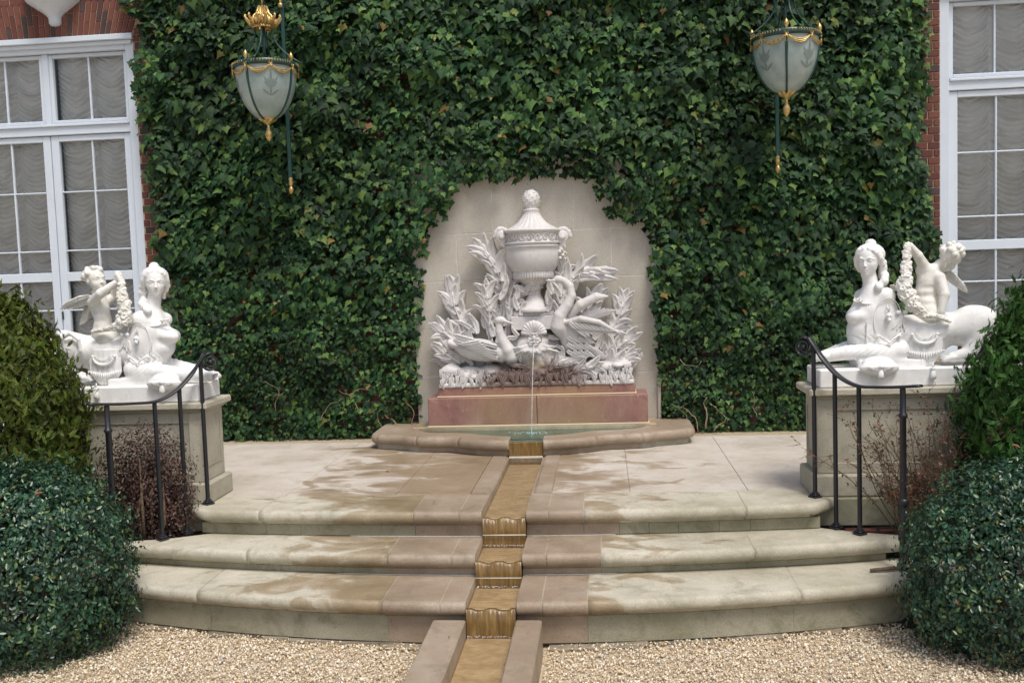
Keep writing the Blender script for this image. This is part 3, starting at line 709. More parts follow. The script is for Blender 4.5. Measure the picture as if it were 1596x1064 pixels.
# ------------------------------------------------------------------ windows
def window(x0, x1, label, flip, Y=.08):
    """x0 = the jamb next to the ivy; the window runs from it away from the middle (sgn)"""
    sg = -1 if x1 < x0 else 1
    t = thing('casement_window', label, 'window', ((x0+x1)/2, Y, 0), kind=None)
    X = lambda d: x0+sg*d
    fr = MB(); ch = .006
    def bx(mb, d0, d1, za, zb, ya, yb, c=.005): mb.box((X(d0), ya, za), (X(d1), yb, zb), c)
    W = abs(x1-x0)
    bx(fr, 0, .085, WZ0, 3.94, Y-.075, Y+.09); bx(fr, W-.085, W, WZ0, 3.94, Y-.075, Y+.09)
    bx(fr, .085, W-.085, 3.80, 3.94, Y-.075, Y+.09); bx(fr, .085, W-.085, WZ0, .22, Y-.06, Y+.09)
    bx(fr, .085, W-.085, 3.02, 3.10, Y-.055, Y+.09); fr.build('frame', MAT['white_paint'], t)
    cr = MB(); bx(cr, -.015, W+.015, 3.885, 3.938, Y-.13, Y-.076); bx(cr, .01, W-.01, 3.845, 3.884, Y-.10, Y-.076); bx(cr, .09, W-.09, 3.10, 3.125, Y-.075, Y-.056); cr.build('cornice', MAT['white_paint'], t)
    mid = W/2
    def sash(name, d0, d1, za, zb, st, rail, vm, hms):
        s_ = MB(); bx(s_, d0, d0+st, za, zb, Y-.035, Y+.02); bx(s_, d1-st, d1, za, zb, Y-.035, Y+.02)
        bx(s_, d0+st, d1-st, zb-rail, zb, Y-.035, Y+.02); bx(s_, d0+st, d1-st, za, za+rail, Y-.035, Y+.02)
        for (zz0, zz1) in hms.get('rails', []): bx(s_, d0+st, d1-st, zz0, zz1, Y-.033, Y+.02)
        so = s_.build(name, MAT['white_paint'], t)
        m_ = MB(); xm = (d0+d1)/2; zs = [(za+rail, zb-rail)]
        for (zz0, zz1) in hms.get('rails', []): zs = [(za+rail, zz0), (zz1, zb-rail)]
        for (q0, q1) in zs: bx(m_, xm-.0085, xm+.0085, q0, q1, Y-.024, Y+.010, .004)
        for z in hms.get('bars', []): bx(m_, d0+st, d1-st, z-.007, z+.007, Y-.021, Y+.007, .004)
        m_.build('glazing_bar', MAT['white_paint'], so)
        # panes, each its own piece
        gaps = []
        for (q0, q1) in zs:
            e = [q0]+[z for z in sorted(hms.get('bars', [])) if q0 < z < q1]+[q1]; gaps += list(zip(e[:-1], e[1:]))
        for (q0, q1) in gaps:
            for (h0, h1) in ((d0+st, xm), (xm, d1-st)):
                V = [(X(h0), Y, q0), (X(h1), Y, q0), (X(h1), Y, q1), (X(h0), Y, q1)]
                MB().add(V if sg > 0 else V[::-1], [(0, 1, 2, 3)]).build('pane', MAT['glass'], so)
        return so
    a = .092; lo_h = dict(rails=[(1.595, 1.685)], bars=[2.47, 1.897, 1.31, .78])
    for d0, d1 in ((a, mid-.004), (mid+.004, W-a)):
        so = sash('door_sash', d0, d1, .23, 3.015, .078, .055, 1, lo_h)
    for d0, d1 in ((a, mid-.03), (mid+.03, W-a)):
        sash('transom_sash', d0, d1, 3.13, 3.795, .040, .035, 1, {})
    p = MB(); bx(p, mid-.03, mid+.03, 3.10, 3.80, Y-.045, Y+.05); p.build('mullion', MAT['white_paint'], t)
    hg = MB()
    for z in (2.75, 2.05, 1.25): hg.tube([(X(.088), Y-.045, z-.04), (X(.088), Y-.045, z+.04)], .006, 8)
    hg.build('hinge', MAT['white_paint'], t)
    lk = MB(); bx(lk, mid-.020, mid-.008, 1.22, 1.30, Y-.052, Y-.036, .003); lk.ball((X(mid-.014), Y-.055, 1.285), .008); lk.build('latch', MAT['iron'], t)
    return t
window(WL1+.0, WL0, 'white casement window behind the golden arborvitae, swagged curtains inside, under the leaning brick arch', 1)
window(WR0, WR1, 'tall white casement window beside the bare brick strip at the right, swagged gauze curtains inside', 0)
rm = MB()
for a, b in ((WL0-.3, WL1+.3), (WR0-.3, WR1+.3)):
    rm.add([(a, 1.6, -.1), (b, 1.6, -.1), (b, 1.6, 4.3), (a, 1.6, 4.3), (a, .36, -.1), (b, .36, -.1), (b, .36, 4.3), (a, .36, 4.3)], [(0, 1, 2, 3), (0, 4, 7, 3), (1, 5, 6, 2), (3, 2, 6, 7), (0, 1, 5, 4)])
tag(rm.build('room', MAT['dark']), kind='structure')
def curtain(x0, x1, z0, z1, ncol, label, seed, Y=.20):
    nx = int((x1-x0)/.0105); nz = int((z1-z0)/.0085)
    X, Zg = np.meshgrid(np.linspace(x0, x1, nx), np.linspace(z0, z1, nz)); u = (X-x0)/(x1-x0)*ncol; c = np.floor(np.clip(u, 0, ncol-1e-6)); f = u-c; v = 2*f-1
    jit = vnoise(c*5.3+seed, Zg*2.2, 0*X); sag = .115*(1-np.abs(v)**1.6)*(.7+.6*jit)+.02*(vnoise(u*4+seed, Zg*9, 0*X)-.5)
    ph = (Zg+sag+.05*fbm(X*3+seed, Zg*6, 0*X+c))/.050
    fold = (1-np.abs(2*(ph-np.floor(ph))-1)**1.3); amp = .056*(1-np.abs(v)**5)*(.35+1.1*vnoise(c*3.1+seed, ph*.8, v*1.5))
    Yg = Y-amp*fold-.035*(1-v**2)+.012*np.exp(-(1-np.abs(v))*9)*np.sin(X*900)
    V = np.stack([X.ravel(), Yg.ravel(), Zg.ravel()], 1); I = np.arange(nx*nz).reshape(nz, nx)
    F = np.stack([I[:-1, :-1].ravel(), I[:-1, 1:].ravel(), I[1:, 1:].ravel(), I[1:, :-1].ravel()], 1)
    tag(link('curtain', np_mesh('curtain', V, F, True), None, MAT['curtain']), label, 'curtain', 'festoon curtains behind the window glass')
curtain(-4.60, -3.83, 1.0, 3.01, 2, 'tall festoon gauze curtain in the left window door nearest the ivy', 3)
curtain(-5.42, -4.66, 1.0, 3.01, 2, 'tall festoon gauze curtain in the left window door at the picture edge', 8)
curtain(-4.60, -3.83, 3.10, 3.80, 2, 'short festoon curtain in the left transom light nearest the ivy', 12)
curtain(-5.42, -4.66, 3.10, 3.80, 2, 'short festoon curtain in the left transom light at the picture edge', 17)
curtain(3.86, 4.64, 1.0, 3.01, 2, 'tall festoon gauze curtain in the right window door below the transom', 23)
curtain(3.86, 4.64, 3.10, 3.80, 2, 'short festoon curtain in the transom light of the right window', 29)

# ------------------------------------------------------------------ ashlar panel behind the carving
panel = thing('ashlar_backdrop', 'smooth pale ashlar stonework set in the ivy behind the marble fountain carving', 'stonework', (.08, -.03, 0))
zs = [0, .575, 1.0, 1.47, 1.80, 2.26, 2.62]
rows = [(.0, .572, [-1.07, -.35, .50, 1.21]), (.575, 1.02, [-1.07, -.64, .08, .83, 1.21]), (1.02, 1.47, [-1.07, -.30, .46, 1.21]), (1.47, 1.91, [-1.07, -.64, .80, 1.21]), (1.91, 2.60, [-1.07, -.295, .462, 1.21])]
for z0, z1, e in rows:
    for a, b in zip(e[:-1], e[1:]):
        MB().box((a+.0015, -.075-random.uniform(0, .0012), z0+.0015), (b-.0015, .0, z1-.0015), .004).build('ashlar_block', MAT['slab'], panel)
MB().box((-1.066, -.0735, 0), (1.206, -.002, 2.59)).build('joint_backing', MAT['mortar_white'], panel)
MB().box((1.19, -.10, 0), (1.222, -.003, .56), .006).build('edge_moulding', MAT['slab'], panel)

# ------------------------------------------------------------------ the marble fountain carving
relief = thing('fountain_carving', 'weathered white marble carving of an urn with two swans, reeds and a spouting shell mask', 'sculpture', (.08, -.40, .15))
pk_ = lambda a, b, n, c=.005: MB().box(a, b, c).build(n, MAT['pink'], relief)
pk_((-.90, -.47, .168), (.09, -.08, .415), 'plinth_slab'); pk_((.093, -.47, .168), (1.085, -.08, .415), 'plinth_slab')
pk_((-.81, -.41, .430), (.98, -.08, .50), 'upper_plinth')
MB().box((-.91, -.485, .152), (1.095, -.08, .166), .003).box((-.82, -.425, .417), (.99, -.08, .429), .003).build('plinth_joint', MAT['ochre'], relief)
MB().box((-.80, -.42, .502), (.97, -.08, .545), .012).build('carving_base', MAT['relief'], relief)
def Z1(x, y, Y): return at(640+x/2.4175, 260+y/2.4175, Y)        # a point read from an enlargement of the carving
# main carved mass: mound, mask, swans
M = MAT['relief']
s = SDF()
s.ell((.08, -.20, .58), (.87, .19, .12), .05)
for i in range(40):     # rocky lumps
    x = random.uniform(-.72, .88); s.ell((x, -.30+random.uniform(-.04, .05), .63+random.uniform(-.04, .05)), (random.uniform(.05, .11), .07, random.uniform(.03, .06)), .02)
s.ell((.08, -.18, .78), (.30, .12, .20), .06)
s.ell((-.46, -.10, .74), (.22, .05, .18), .06); s.ell((.62, -.10, .74), (.22, .05, .18), .06)
# rolling leaf scrolls at the two ends
for cx_, cz_ in ((-.70, .66), (.88, .66), (-.62, .58), (.80, .60)):
    s.ell((cx_, -.28, cz_), (.075, .06, .055), .012)
# hanging plume fringe
for row, (zc, yc, ln, n_) in enumerate(((.610, -.395, .052, 60), (.575, -.412, .050, 58), (.645, -.355, .045, 56))):
    for i in range(n_):
        x = -.78+1.72*(i+.5*(row % 2)+random.uniform(-.25, .25))/n_; dz = random.uniform(-.012, .012)+(.02 if abs(x-.08) < .25 else 0)*(-1 if row == 1 else 1)
        tl_ = random.uniform(-.25, .25); L = ln*random.uniform(.8, 1.3)
        if True: continue
        s.cone((x, yc+.030, zc+dz+L*.9), (x+tl_*L, yc-.008, zc+dz-L*.8), .005, .0115, .003)
s.mesh_box = None
carve('rock_mound', s, [((-.86, -.47, .46), (1.02, -.055, 1.06), .0065)], M, relief)
# ---- shell mask with beard
s = SDF(); mc = Z1(465, 640, -.42); mx_, mz_ = mc[0], mc[2]
s.ell((mx_, -.36, mz_-.01), (.070, .07, .085), .02); s.ell((mx_, -.435, mz_-.015), (.016, .022, .030), .012)
for sg in (-1, 1):
    s.ell((mx_+sg*.026, -.425, mz_+.012), (.016, .010, .008), .006); s.cone((mx_+sg*.008, -.44, mz_+.028), (mx_+sg*.05, -.415, mz_+.034), .008, .006, .006)
    s.ell((mx_+sg*.040, -.40, mz_-.022), (.024, .03, .024), .014)
    s.chain([(mx_, -.45, mz_-.046), (mx_+sg*.03, -.45, mz_-.050), (mx_+sg*.065, -.42, mz_-.032)], [.008, .009, .004], .006)
s.ball((mx_, -.455, mz_-.062), .013, .006, '-')
for i in range(22):     # beard locks sweeping down and out
    a = -1.25+2.5*i/21; L = random.uniform(.13, .21); x0 = mx_+sin(a)*.055; z0 = mz_-.065
    p = [(x0, -.41, z0), (x0+sin(a)*L*.45, -.435, z0-cos(a)*L*.45), (x0+sin(a)*L+.02*sin(i*2.1), -.40, z0-cos(a)*L*.85+.01)]
    s.chain(p, [.010, .013, .004], .006)
carve('mask', s, [((mx_-.30, -.50, mz_-.30), (mx_+.30, -.28, mz_+.12), .0045)], M, relief)
# ---- scallop shell over the mask
sh = MB(); cx_, cz_ = mx_, mz_+.018; n_ = 11
for i in range(n_):
    a = -1.35+2.7*i/(n_-1); L = .125*(1-.10*abs(a)/1.35); V = []; F = []
    for j in range(7):
        t = j/6; wd = .006+.0155*t; r = L*t; bulge = .035*sin(pi*t*.75)
        for q in (-1, -.5, 0, .5, 1): V.append((cx_+r*sin(a)+cos(a)*q*wd, -.40-bulge-.010*(1-q*q)*(.4+t), cz_+r*cos(a)-sin(a)*q*wd))
    for j in range(6):
        for q in range(4): F.append((j*5+q, j*5+q+1, j*5+q+6, j*5+q+5))
    V.append((cx_+(L+.008)*sin(a), -.415, cz_+(L+.008)*cos(a))); F += [(30+q, 31+q, 35) for q in range(4)]; sh.add(V, F, True)
sh.build('shell', M, relief)
# ---- urn
ux = Z1(459, 300, -.20)[0]; zl = lambda y, Y=-.22: Z1(459, y, Y)[2]; px2m = .4136/163.*1.0
def rr(px): return px*px2m
urn = thing_part = None
prof = [(.5, 600), (80, 600), (80, 548), (76, 545)]
ub = MB().box((ux-rr(84), -.30, zl(612)), (ux+rr(84), -.08, zl(560)), .006).box((ux-rr(72), -.29, zl(560)+.001), (ux+rr(72), -.08, zl(545)), .006); ub.build('urn_block', M, relief)
UY = -.19
def flute(n, d): return lambda a, i: 1+d*abs(sin(a*n/2))-d
foot = [(62, 545), (64, 538), (60, 530), (52, 526), (47, 515), (34, 500), (27, 485), (24, 470), (27, 462), (34, 458), (38, 454), (34, 450)]
uo = MB().lathe([(rr(r), zl(y)) for r, y in foot], (ux, UY, 0), 40).build('urn_foot', M, relief)
cup = [(30, 452), (38, 446), (50, 436), (60, 424), (68, 408), (73, 396), (66, 392)]
MB().lathe([(rr(r), zl(y)) for r, y in cup], (ux, UY, 0), 96, mod=lambda a, i: 1-.10*abs(cos(a*12))*(1 if 0 < i < 6 else 0)).build('urn_calyx', M, relief)
leafr = MB()
for i in range(22):     # small upright leaves round the cup
    a = pi+pi*(i+.5)/22; r0 = rr(70); x0, y0 = ux+r0*cos(a), UY+r0*sin(a)
    leafr.ball((x0, y0, zl(405)), rr(7), (1, 1, 2.6), 7, 6)
leafr.build('urn_leaf_ring', M, relief)
body = [(64, 402), (80, 390), (90, 372), (97, 350), (99, 325), (97, 308), (100, 304), (104, 300), (98, 297), (96, 292)]
MB().lathe([(rr(r), zl(y)) for r, y in body], (ux, UY, 0), 48).build('urn_bowl', M, relief)
band = [(96, 292), (103, 289), (103, 285), (97, 283), (97, 250), (103, 247), (108, 243), (108, 238), (100, 235), (90, 234)]
MB().lathe([(rr(r), zl(y)) for r, y in band], (ux, UY, 0), 48).build('urn_band', M, relief)
sc_ = MB()              # running scroll in relief on the band
for i in range(11):
    a = pi+pi*(i+.5)/11; cxx, cyy, czz = ux+rr(99)*cos(a), UY+rr(99)*sin(a), zl(266)
    tx, ty = -sin(a), cos(a); p = []
    for k in range(14):
        t = k/13*2.6*pi; r_ = rr(14)*(1-k/16); sgn = 1 if i % 2 else -1
        p.append((cxx+tx*r_*cos(t)*1.0, cyy+ty*r_*cos(t)-.003, czz+sgn*r_*sin(t)))
    sc_.tube(p, .0045, 5)
sc_.build('urn_scroll', M, relief)
lid = [(88, 235), (86, 230), (70, 222), (52, 208), (40, 192), (32, 178), (29, 168), (31, 164), (31, 160), (24, 158), (22, 154)]
MB().lathe([(rr(r), zl(y)) for r, y in lid], (ux, UY, 0), 88, mod=lambda a, i: 1-.10*abs(cos(a*11))*(1 if 0 < i < 6 else 0)).build('urn_lid', M, relief)
s = SDF(); fz = zl(124); s.ell((ux, UY, fz), (rr(32), rr(32), rr(37)), .01); s.ell((ux, UY, zl(155)), (rr(24), rr(24), rr(8)), .01)
for i in range(60):
    th = math.acos(1-2*(i+.5)/60); ph = i*2.39996; s.ball((ux+rr(33)*sin(th)*cos(ph), UY+rr(33)*sin(th)*sin(ph), fz+rr(38)*cos(th)), .0065, .003)
carve('urn_finial', s, [((ux-.11, UY-.11, fz-.11), (ux+.11, UY+.11, fz+.12), .004)], M, relief)
for sg, X_ in ((-1, 345), (1, 572)):
    s = SDF(); c = Z1(X_, 262, -.24); cx_, cz_ = c[0], c[2]
    p = []
    for k in range(22):
        t = k/21; a = t*3.6*pi; r_ = .078*(1-t*.85); p.append((cx_+sg*r_*cos(a)*.9, -.24-.05*t, cz_+r_*sin(a)))
    s.chain(p, [.022-.008*k/21 for k in range(22)], .004)
    s.chain([(cx_-sg*.03, -.22, cz_-.02), (cx_+sg*.0, -.25, cz_-.075), (cx_-sg*.075, -.25, cz_-.135)], [.02, .022, .010], .01)
    s.chain([(cx_, -.25, cz_+.05), (cx_+sg*.02, -.24, cz_+.075), (cx_+sg*.055, -.22, cz_+.06)], [.016, .014, .006], .01)
    s.ell((cx_, -.25, cz_), (.045, .05, .045), .01)
    if sg > 0:
        for k in range(18): s.ball((cx_+random.uniform(-.035, .03), -.24+random.uniform(-.03, .02), cz_-.06-k*.0085), random.uniform(.010, .017), .004)
    carve('urn_handle', s, [((cx_-.15, -.36, cz_-.26), (cx_+.15, -.12, cz_+.13), .0055)], M, relief)
# ---- acanthus and reed leaves
def blade(mb, p0, ang, L, W, bend=.6, curl=.05, lift=.0, seg=9):
    """one pointed leaf: grows from p0 at angle ang (0 = up, + = right), bends over and curls off the wall"""
    V = []; F = []; p = np.array(p0, float); a = ang; st = L/seg; C = []
    for j in range(seg+1):
        t = j/seg; C.append((p.copy(), a, t)); a += bend/seg*(.4+1.2*t); p = p+np.array((sin(a)*st, -lift*st-curl*L*2*(t-.25)*st/L, cos(a)*st))
    for (q, a, t) in C:
        w_ = W*(sin(pi*min(1, .12+t*.88)**.8))**.8*.5*(1+.10*sin(t*19+ang*7))+.002; nx_, nz_ = cos(a), -sin(a)
        for u, dy in ((-1, .030), (-.86, .004), (-.48, -.012), (-.10, .001), (.10, .001), (.48, -.012), (.86, .004), (1, .030)):
            V.append((q[0]+nx_*w_*u, q[1]+dy*min(1, w_/.02), q[2]+nz_*w_*u))
        V.append((q[0], q[1]+.035*(1-t)+.012, q[2]))
    n = 9
    for j in range(seg):
        for k in range(7): F.append((j*n+k, j*n+k+1, (j+1)*n+k+1, (j+1)*n+k))
        F.append((j*n+7, j*n+8, (j+1)*n+8, (j+1)*n+7)); F.append((j*n+8, j*n, (j+1)*n, (j+1)*n+8))
    F.append(tuple(seg*n+k for k in range(9)))
    mb.add(V, F, True)
def frond(spine, Y0, lobes, L0, L1, W, curl=.3, spread=.8, name='acanthus_leaf', both=True, tipL=1.2):
    """big compound leaf: spine read from the enlargement, lobes along both sides, the last one continues the spine"""
    P = [Z1(x, y, Y0) for x, y in spine]; P = [np.array(p) for p in P]; seg = [np.linalg.norm(P[i+1]-P[i]) for i in range(len(P)-1)]; tot = sum(seg)
    def along(t):
        d = t*tot
        for i, q in enumerate(seg):
            if d <= q or i == len(seg)-1:
                f = min(1, d/q); v = P[i+1]-P[i]; return P[i]+v*f, math.atan2(v[0], v[2])
            d -= q
    mb = MB(); V = []; nw = 14      # fleshy web between the lobes
    for i in range(nw+1):
        t = i/nw; p, a = along(t); hw = W*1.05*(sin(pi*min(1, .2+.8*t)))**.7+.004
        for u, dy in ((-1, .03), (-.6, -.004), (-.25, .004), (0, -.014), (.25, .004), (.6, -.004), (1, .03)): V.append((p[0]+cos(a)*hw*u, p[1]-.012*t+dy, p[2]-sin(a)*hw*u))
    mb.add(V, [(i*7+k, i*7+k+1, i*7+k+8, i*7+k+7) for i in range(nw) for k in range(6)], True)
    mb.tube([along(t)[0]+np.array((0, -.012-.03*t, 0)) for t in np.linspace(0, 1, 12)], list(np.linspace(.016, .008, 12)), 7)
    for i in range(lobes):
        t = (i+.4)/lobes; p, a = along(t); L = (L0+(L1-L0)*t)*random.uniform(.85, 1.12)
        for sg in ((-1, 1) if both else (1,)):
            blade(mb, p+np.array((0, -.02*t-random.uniform(0, .03), 0)), a+sg*spread*(.75-.4*t)*random.uniform(.6, 1.1), L*1.65, W*1.55*random.uniform(.85, 1.2), sg*random.uniform(-.5, 1.2), curl*random.uniform(.8, 2.0))
    p, a = along(1); blade(mb, p+np.array((0, -.03, 0)), a, L1*tipL, W*1.6, random.uniform(-.3, .3), curl)
    return mb.build(name, M, relief)
frond([(385, 575), (365, 490), (345, 425), (315, 370), (280, 325)], -.17, 8, .17, .15, .068, .35, .85)
frond([(300, 600), (298, 540), (290, 480)], -.20, 5, .15, .13, .05, .3, .6)
frond([(215, 650), (190, 580), (165, 520), (160, 470)], -.15, 6, .15, .14, .062, .3, .9)
frond([(210, 700), (160, 650), (125, 620)], -.19, 4, .14, .12, .055, .35, .8)
frond([(190, 740), (145, 710), (120, 690)], -.22, 3, .11, .10, .05, .3, .8)
frond([(370, 600), (385, 530), (410, 480), (450, 462)], -.24, 3, .08, .09, .045, .25, .5)
frond([(380, 560), (372, 500), (392, 440), (420, 400)], -.21, 3, .08, .09, .045, .25, .5)
frond([(560, 600), (572, 500), (600, 435), (645, 400), (695, 405)], -.17, 8, .16, .15, .062, .35, .75)
frond([(560, 560), (560, 490), (560, 430), (575, 390)], -.16, 4, .12, .11, .05, .3, .6)
frond([(640, 620), (670, 540), (700, 490)], -.15, 4, .15, .13, .06, .3, .7)
frond([(720, 700), (755, 620), (785, 560), (800, 510)], -.15, 7, .15, .12, .058, .35, .95)
frond([(720, 740), (770, 690), (815, 650)], -.19, 5, .13, .11, .052, .35, .85)
frond([(700, 760), (760, 740), (810, 720)], -.24, 4, .12, .10, .05, .3, .9)
frond([(520, 770), (560, 740), (610, 730)], -.36, 5, .10, .10, .04, .3, .7)
frond([(560, 800), (620, 770), (680, 750)], -.37, 5, .10, .10, .04, .3, .7)
bg_ = MB()
for i in range(150):
    x = random.choice((random.uniform(125, 390), random.uniform(550, 820))); y = random.uniform(max(520, 760-1.1*(x-100)) if x < 400 else max(540, 1.1*(x-640)+560), 770); p = Z1(x, y, -.13-.10*random.random())
    blade(bg_, p, random.uniform(-.5, .5)+(x-465)/700., random.uniform(.14, .25), random.uniform(.05, .085), random.uniform(-1.3, 1.3), random.uniform(.1, .5))
for i in range(46):
    x = random.uniform(365, 570); y = random.uniform(620, 760); p = Z1(x, y, -.30-.08*(y-620)/140)
    if abs(x-465) < 55 and y < 730: continue
    sg_ = 1 if x > 465 else -1
    blade(bg_, p, sg_*random.uniform(.4, 2.2), random.uniform(.07, .13), random.uniform(.03, .05), random.uniform(-.8, .8), random.uniform(.1, .4))
for (x, y, a, L_) in ((405, 540, -.5, .16), (415, 560, .1, .15), (395, 500, .5, .14), (430, 470, -.9, .12), (515, 545, .5, .15), (520, 520, -.1, .16), (535, 480, -.5, .15), (500, 560, -.6, .10), (350, 470, .5, .18), (345, 430, .2, .17), (335, 500, .6, .2)):
    blade(bg_, Z1(x, y, -.30), a, L_, .062, random.uniform(-.9, .9), random.uniform(.2, .5))
bg_.build('reeds', M, relief)
# ---- swans
def feathers(mb, rows):
    for (p, a, L, W_, bd) in rows: blade(mb, p, a, L, W_, bd, .15)
s = SDF()
A = lambda x, y, Y: tuple(Z1(x, y, Y))
s.ell(A(262, 690, -.30), (.225, .11, .105), .03, rotm(0, .16, 0)); s.ell(A(345, 700, -.33), (.10, .085, .085), .04)
s.chain([A(378, 712, -.36), A(368, 690, -.38), A(348, 655, -.38), (A(335, 620, -.38)), A(333, 590, -.38)], [.070, .060, .046, .037, .033], .02)
s.ell(A(338, 578, -.39), (.052, .034, .036), .012); s.chain([A(352, 580, -.40), A(392, 593, -.42)], [.017, .006], .008)
s.ball(A(343, 574, -.412), .006, .003)
s.ell(A(170, 670, -.26), (.11, .06, .04), .03, rotm(0, .35, 0))
carve('swan', s, [((-.72, -.50, .58), (.14, -.14, 1.26), .0055)], M, relief)
wg = MB()
for i in range(9):      # folded wing: overlapping quills
    p = np.array(A(330-i*9, 722-i*8, -.405-.004*i)); blade(wg, p, -1.30-.06*i, .29-.012*i, .050, .25, -.08)
for i in range(14):
    p = np.array(A(325-(i % 7)*22, 700-(i//7)*22-(i % 7)*6, -.415)); blade(wg, p, -1.35, .09, .045, .2, -.05)
wg.build('wing', M, relief)
s = SDF()
s.ell(A(620, 650, -.30), (.13, .10, .19), .03, rotm(0, -.45, 0)); s.ell(A(565, 600, -.34), (.075, .075, .10), .04)
s.chain([A(556, 600, -.36), A(562, 560, -.38), A(590, 520, -.38), A(606, 485, -.38), A(600, 450, -.38), A(578, 430, -.39)], [.070, .054, .045, .040, .036, .033], .02)
s.ell(A(560, 424, -.40), (.052, .034, .036), .012, rotm(0, .25, 0)); s.chain([A(545, 428, -.41), A(512, 428, -.43)], [.016, .006], .008)
s.ball(A(556, 420, -.425), .006, .003)
s.ell(A(690, 700, -.26), (.12, .06, .05), .03, rotm(0, .5, 0))
s.chain([A(585, 585, -.40), A(640, 572, -.44), A(710, 585, -.45), A(790, 628, -.43)], [.022, .028, .024, .008], .012)
s.chain([A(600, 560, -.30), A(640, 520, -.32), A(700, 490, -.32), A(742, 488, -.30)], [.03, .045, .04, .01], .012)
carve('swan', s, [((.14, -.52, .56), (.94, -.14, 1.66), .0055)], M, relief)
wg = MB()
for i in range(13):     # raised wing, quills hanging from its leading edge
    t = i/12; p = np.array(A(605+175*t, 582+40*t**1.6, -.435+.01*t)); blade(wg, p, 2.55-.55*t, .20-.11*t, .042, -.35, .10)
for i in range(9):
    t = i/8; p = np.array(A(598+130*t, 584+20*t, -.445)); blade(wg, p, 2.5-.4*t, .10, .04, -.3, .05)
for i in range(7):
    p = np.array(A(610+i*14, 600-i*6, -.30)); blade(wg, p, .9+.08*i, .26-.01*i, .05, -.25, .05)
for i in range(12):
    p = np.array(A(590+(i % 4)*22, 640+(i//4)*26, -.405)); blade(wg, p, 2.3, .11, .042, -.3, .08)
wg.build('wing', M, relief)
fr_ = MB()
for row, (zc, yc, n_) in enumerate(((.655, -.36, 54), (.625, -.395, 50), (.595, -.415, 50))):
    for i in range(n_):
        x = -.79+1.74*(i+random.random())/n_; blade(fr_, (x, yc-.01*random.random(), zc+random.uniform(-.015, .02)), pi+random.uniform(-.35, .35), random.uniform(.07, .115), random.uniform(.026, .040), random.uniform(-.6, .6), random.uniform(-.15, .25), seg=6)
fr_.build('plume_fringe', M, relief)
ob = SDF(); c = A(463, 745, -.42); c = tuple(np.array(c)+(0, .045, -.005)); ob.ell(c, (.105, .07, .032), .02); 0 and carve('spill_stone', ob, [((c[0]-.13, c[1]-.09, c[2]-.06), (c[0]+.13, c[1]+.09, c[2]+.06), .006)], MAT['ochre'], relief)
jp = []
for i in range(30):
    t = i/29; jp.append((mx_-.0-.028*t, -.462-.26*t**.45, (mz_-.062)+(0.088-(mz_-.062))*t**1.0+.02*t*(1-t)))
jp = [(mx_-.03*(i/29), -.46-.25*min(1, (i/29)**.5), mz_-.062+(.088-mz_+.062)*(i/29)) for i in range(30)]
tag(MB().tube(jp, [.0042+.0012*sin(i*2.3)-.0008*i/29 for i in range(30)], 8).build('water_jet', MAT['jet']), 'thin stream of water falling from the mask mouth into the pool', 'water jet', kind='thing')
# ------------------------------------------------------------------ pedestals
def pedestal(sg, label):
    t = thing('stone_pedestal', label, 'pedestal', (sg*2.75, -2.45, 0))
    def bx(name, x0, x1, y0, y1, z0, z1, c=.006, m='lime_plain'): return MB().box((sg*x0, y0, z0), (sg*x1, y1, z1), c).build(name, MAT[m], t)
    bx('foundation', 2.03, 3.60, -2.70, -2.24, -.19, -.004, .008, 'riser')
    bx('plinth', 2.045, 3.58, -2.68, -2.255, -.003, .145, .012)
    # body with sunk panels: frame pieces round a recessed field
    bx('shaft', 2.10, 3.54, -2.625, -2.31, .146, .640, .004)
    for (a, b, c, d) in ((2.085, 2.19, .147, .640), (3.30, 3.55, .147, .640)): bx('pilaster', a, b, -2.640, -2.295, c, d, .004)
    bx('panel_rail', 2.191, 3.299, -2.637, -2.60, .560, .640, .004); bx('panel_rail', 2.191, 3.299, -2.637, -2.60, .147, .215, .004)
    e = MB()
    e.box((sg*2.0825, -2.62, .25), (sg*2.0795, -2.36, .26)); e.box((sg*2.0825, -2.62, .26), (sg*2.0795, -2.61, .57)); e.box((sg*2.0825, -2.36, .25), (sg*2.0795, -2.35, .57)); e.build('end_panel_edge', MAT['lime_plain'], t)
    bx('moulding', 2.065, 3.57, -2.66, -2.275, .6405, .662, .008)
    bx('cap', 2.03, 3.60, -2.695, -2.24, .6625, .712, .010)
    return t
pedestal(-1, 'left stone pedestal with moulded cap and sunk panel behind the wine-red shrub')
pedestal(1, 'right stone pedestal with sunk front panel behind the sparse twiggy shrub')

